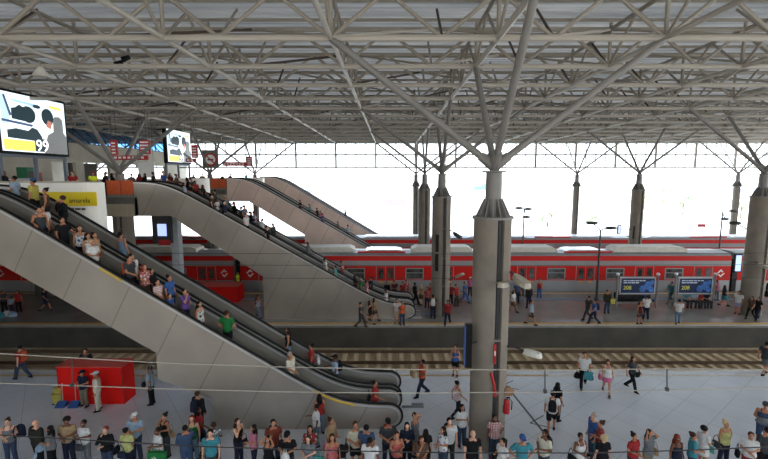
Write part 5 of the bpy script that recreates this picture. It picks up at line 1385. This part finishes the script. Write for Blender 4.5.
# ---- upper floor people (head px, head py, Y)
UP = [(72,171,27.3,'m','tee:red','short:k','person in red at the parapet left of the hi-vis vest'),(92.5,169,29.0,'m','tee:hivis','cap:red','worker in a yellow hi-vis shirt and red cap on the upper floor'),
 (105,170.5,29.9,'m','jacket:black','short:k','left of two people in black on the upper floor by the orange barrier'),(112,170.5,30.3,'f','jacket:black','long:k','right of two people in black on the upper floor by the orange barrier'),
 (131,172,32.8,'f','tee:grey','short:k','person in grey between the barrier and the white poster'),(139,170,31.8,'f','tee:red','long:k','person in red on the upper floor above the middle landing'),(144,170.5,31.4,'f','jacket:black','long:k','person in black right of the one in red above the middle landing'),
 (153,171,32.5,'m','tee:dgrey','short:k','person in dark grey left of the blue shirt above the middle landing'),(202,171,47,'m','tee:tan','short:k','person in tan left of the far orange barrier'),(222,171,47,'f','jacket:navy','short:k','person in navy behind the far orange barrier'),
 (230,170,47,'m','tee:maroon','short:k','person in dark red at the far landing'),(4,173,24.5,'m','jacket:black','short:k','person in black at the far left behind the near screen legs'),(193,172,44.2,'f','jacket:dgrey','long:k','person in dark grey above the orange-banded wall')]
for i, (x, y, Y, sex, top, hair, lab) in enumerate(UP):
    X = at_Y(x, y, Y).x
    if Y == 32.5: X = max(X, -18.0)
    person(lab, (X, Y, ZF), (10, 60, -40, 120)[i % 4], rp_[i % 3], sex, top, 'jeans:navy', hair, 'abc'[i % 3])

# ---- middle platform people (feet px, feet py)
MID = [
 (361,327.5,80,'walka','m','tee:dgrey','trousers:dgrey','short:k','b','man in dark grey walking left of the woman in the black dress',[]),
 (370,324,85,'walkb','f','dress:black','mini:black','long:k','b','woman in a short black dress on the middle platform',[]),
 (374.5,321,80,'walka','f','tee:tan','shorts:brown','long:k','b','woman in tan behind the short black dress',[]),
 (397,323.5,10,'stand','m','tee:white','shorts:beige','short:k','b','man in white and beige shorts beside the orange shirt',[]),
 (402,325,20,'stand','f','tee:orange','jeans:jeans','short:k','b','person in an orange shirt and jeans at the middle escalator foot',[]),
 (387,301.5,10,'stand','f','jacket:black','trousers:black','short:k','b','person in black at the left of the queue beside the train',[]),
 (394.5,301.5,30,'fold','m','tee:maroon','jeans:dgrey','short:k','b','person in maroon second in the queue beside the train',[]),
 (402.5,302,-20,'stand','f','tee:red','jeans:navy','bun:k','b','person in red in the queue behind the middle escalator end',[]),
 (406.5,301,20,'stand','m','tee:red/floral/white','jeans:ljeans','short:k','b','tall man in red and white in the queue behind the middle escalator end',[]),
 (415,304,100,'walka','m','tee:black','jeans:black','short:k','c','man in black walking through the queue beside the train',[]),
 (421,305,-60,'fold','f','tee:tan','skirt:brown','long:y','a','blond woman in tan and a brown skirt beside the train',[]),
 (427,308,10,'stand','f','tee:coral','jeans:navy','short:r','b','person in coral left of the paired columns',[]),
 (430.5,305,10,'stand','m','tee:red','jeans:navy','short:k','b','person in red close to the left of the paired columns',[]),
 (433,318.5,170,'stand','m','tee:dgrey','jeans:navy','short:k','b','man with a white backpack left of the paired columns',[('backpack','white','back','white backpack beside the paired columns')]),
 (450.5,304,10,'stand','f','tee:red','jeans:black','short:k','b','person in red directly right of the paired columns',[]),
 (456,306,40,'stand','m','tee:red','trousers:dgrey','short:b','b','person in a red shirt holding a brown paper bag',[('tote_bag','brown',(.1,-.3,.3),'brown paper bag held by the person in the red shirt')]),
 (464.5,303,60,'walka','m','tee:blue','trousers:blue','short:b','b','man in a bright blue tracksuit left of the foreground column',[]),
 (470,296,-30,'stand','f','tee:hotpink','jeans:dgrey','cap:white','b','person in pink with a white cap left of the foreground column by the train',[]),
 (447.5,325,-20,'walkb','m','tee:red','jeans:navy','short:k','c','man in a red tee with a dark backpack between the two nearest columns',[('backpack','dgrey','back','dark backpack of the man in red between the two nearest columns')]),
 (513,312,40,'walka','f','tee:white','skirt:brown','long:k','b','woman in white half hidden right of the foreground column',[]),
 (516.5,303,10,'stand','m','tee:denim','jeans:navy','short:k','b','man in denim blue right of the foreground column near the train',[]),
 (521.5,296,10,'stand','f','tee:turq','jeans:dgrey','short:r','b','person in turquoise behind the upper floodlight',[]),
 (528.5,308,-160,'stand','m','jacket:black','jeans:navy','short:k','b','man in a black jacket below the upper floodlight',[]),
 (539,298,-20,'stand','f','tank:red','trousers:blue','short:k','b','person in red with bright blue trousers beside the train',[]),
 (530.5,325,80,'walkb','m','tee:lblue','shorts:dgrey','short:k','b','man in a grey blue tee and shorts walking on the middle platform',[]),
 (587,320,-95,'walka','m','tee:dgrey','trousers:dgrey','short:k','b','man with a brown backpack left of the blue shirt on the middle platform',[('backpack','brown','back','brown backpack left of the blue shirt on the middle platform')]),
 (593.5,324,-90,'walkb','m','tee:blue','jeans:navy','short:k','b','man in a bright blue shirt walking left of the street lamp',[('backpack','navy','back','navy backpack of the man in the bright blue shirt')]),
 (606.5,313,10,'stand','m','jacket:olive','jeans:jeans','short:k','b','man in an olive jacket left of the left advert shelter',[('tote_bag','yellow',(.22,-.25,.75),'yellow bag held by the man in the olive jacket')]),
 (639,324,20,'stand','f','tank:maroon','shorts:dgrey','long:b','b','woman in dark red and shorts before the left advert shelter',[]),
 (645.5,319,170,'stand','m','tee:white','jeans:navy','short:k','b','man in white before the left advert shelter',[('handbag','yellow',(.2,-.22,.6),'yellow bag before the left advert shelter')]),
 (670,303,-80,'walka','m','tee:teal','trousers:dgrey','short:k','b','man in teal walking between the two advert shelters',[]),
 (677.5,324,150,'walkbag','m','tee:white','jeans:ljeans','short:k','b','man in a white tee and light jeans before the right advert shelter',[]),
 (723.5,306,60,'walka','f','tee:dgrey','skirt:teal','long:k','b','woman in dark grey and teal between the right shelter and the right-edge column',[]),
 (716,300,10,'stand','f','tee:pink','jeans:grey','short:k','b','small figure in pink behind the right advert shelter',[]),
 (737,314,-60,'stand','m','tee:white','shorts:lav','short:k','b','man in white and pale shorts before the right-edge column',[]),
 (750,319,-70,'walkb','f','tee:brown','leggings:black','long:k','b','woman in brown, left of two walking at the right-edge column',[]),
 (756.5,320,-70,'walka','f','tee:black','jeans:navy','long:k','b','woman in black, right of two walking at the right-edge column',[]),
 (766.5,303,80,'walkb','f','dress:black','skirt:black','long:k','b','woman in black at the right edge beside the train',[]),
 (19.5,312,20,'stand','f','tee:red','trousers:black','long:k','b','woman in red on the dark left part of the middle platform',[]),
 (46,311,100,'walka','m','tee:navy','shorts:navy','short:k','b','man in navy walking before the low concrete block at the left',[]),
 (5,312,80,'fold','f','tee:dgrey','jeans:black','short:k','b','person in dark grey near the left edge on the middle platform',[]),
 (259,317.5,60,'walkb','f','tank:white/stripe/purple','jeans:ljeans','short:k','b','woman in a striped tank top left of the enclosed escalator base',[('backpack','dgrey','back','grey backpack of the woman in the striped tank top')]),
 (238,291,90,'stand','m','tee:hivis','trousers:black','short:k','b','worker in a yellow hi-vis waistcoat by the gap between carriages',[]),
]
for x, y, rot, pose, sex, top, bot, hair, sk, lab, bg_ in MID:
    p = person(lab, Ft(x, y), rot, pose, sex, top, bot, hair, sk); bags(p, bg_)
person('child in pale blue at the far left of the middle platform', Ft(12,312), 10, 'stand', 'm', 'tee:lblue', 'jeans:navy', 'short:k', 'b', .68)
b = Ft(5,316)
t = empty('goods_pile', b, 'pile of pale blue and white packages at the left edge of the middle platform', 'packages')
for k, (dx, dy, c) in enumerate(((-.5,0,'lblue'),(.1,.1,'white'),(.6,-.05,'lblue'),(-.1,-.3,'teal'))):
    MB().loft([(b.x+dx,b.y+dy,0,.28,.2),(b.x+dx,b.y+dy,.2,.32,.22),(b.x+dx,b.y+dy,.36,.15,.1)], 10).build('package', cloth(c), t, True)
for px, top, lab in ((697,'tee:lblue','person in pale blue sitting on the bench of the right advert shelter'),(703,'tee:red','person in red sitting on the bench of the right advert shelter'),(709,'tee:navy','person in navy sitting on the bench of the right advert shelter'),(689,'tee:teal','person in teal sitting at the left end of the right shelter bench')):
    person(lab, (at_Y(px,300,31.9).x, 32.2, .0), 0, 'sit', 'm' if px != 703 else 'f', top, 'jeans:dgrey', 'short:k', 'b', 1)
person('person in blue sitting at the right end of the left shelter bench', (at_Y(649.5,300,31.9).x, 32.55, .0), 180, 'sit', 'm', 'tee:blue', 'jeans:dgrey', 'short:k', 'b', 1)

# ---- cleaning gear before the big red box
c = Ft(58.5, 404)
t = empty('mop_bucket', c, 'yellow mop bucket at the left corner of the big red box', 'mop bucket')
MB().loft([(c.x,c.y,.08,.2,.16),(c.x,c.y,.5,.25,.2)], 12).build('bucket', cloth('yellow'), t)
MB().loft([(c.x,c.y+.05,.5,.17,.1),(c.x,c.y+.05,.75,.2,.12)], 12).build('wringer', cloth('yellow'), t)
for dx, dy in ((-.15,-.1),(.15,-.1),(-.15,.1),(.15,.1)): MB().tube((c.x+dx,c.y+dy-.02,.04),(c.x+dx,c.y+dy+.02,.04),.04,n=10).build('wheel', M['black'], t)
MB().tube((c.x+.05,c.y+.1,.2),(c.x+.25,c.y+.3,1.45),.014,n=6).build('mop_handle', M['alu'], t)
for px, lab in ((61.5,'blue dustpan beside the yellow mop bucket'),(74.5,'blue dustpan left of the cleaner in the navy waistcoat')):
    c = Ft(px, 406.5)
    t = empty('dustpan', c, lab, 'dustpan')
    MB().prism_x([(c.y-.15,0),(c.y+.15,0),(c.y+.15,.2),(c.y+.1,.22),(c.y-.15,.03)], c.x-.2, c.x+.2).build('pan', cloth('blue'), t)
    MB().tube((c.x,c.y+.1,.2),(c.x+.02,c.y+.12,1.0),.014,n=6).build('handle', M['alu'], t)
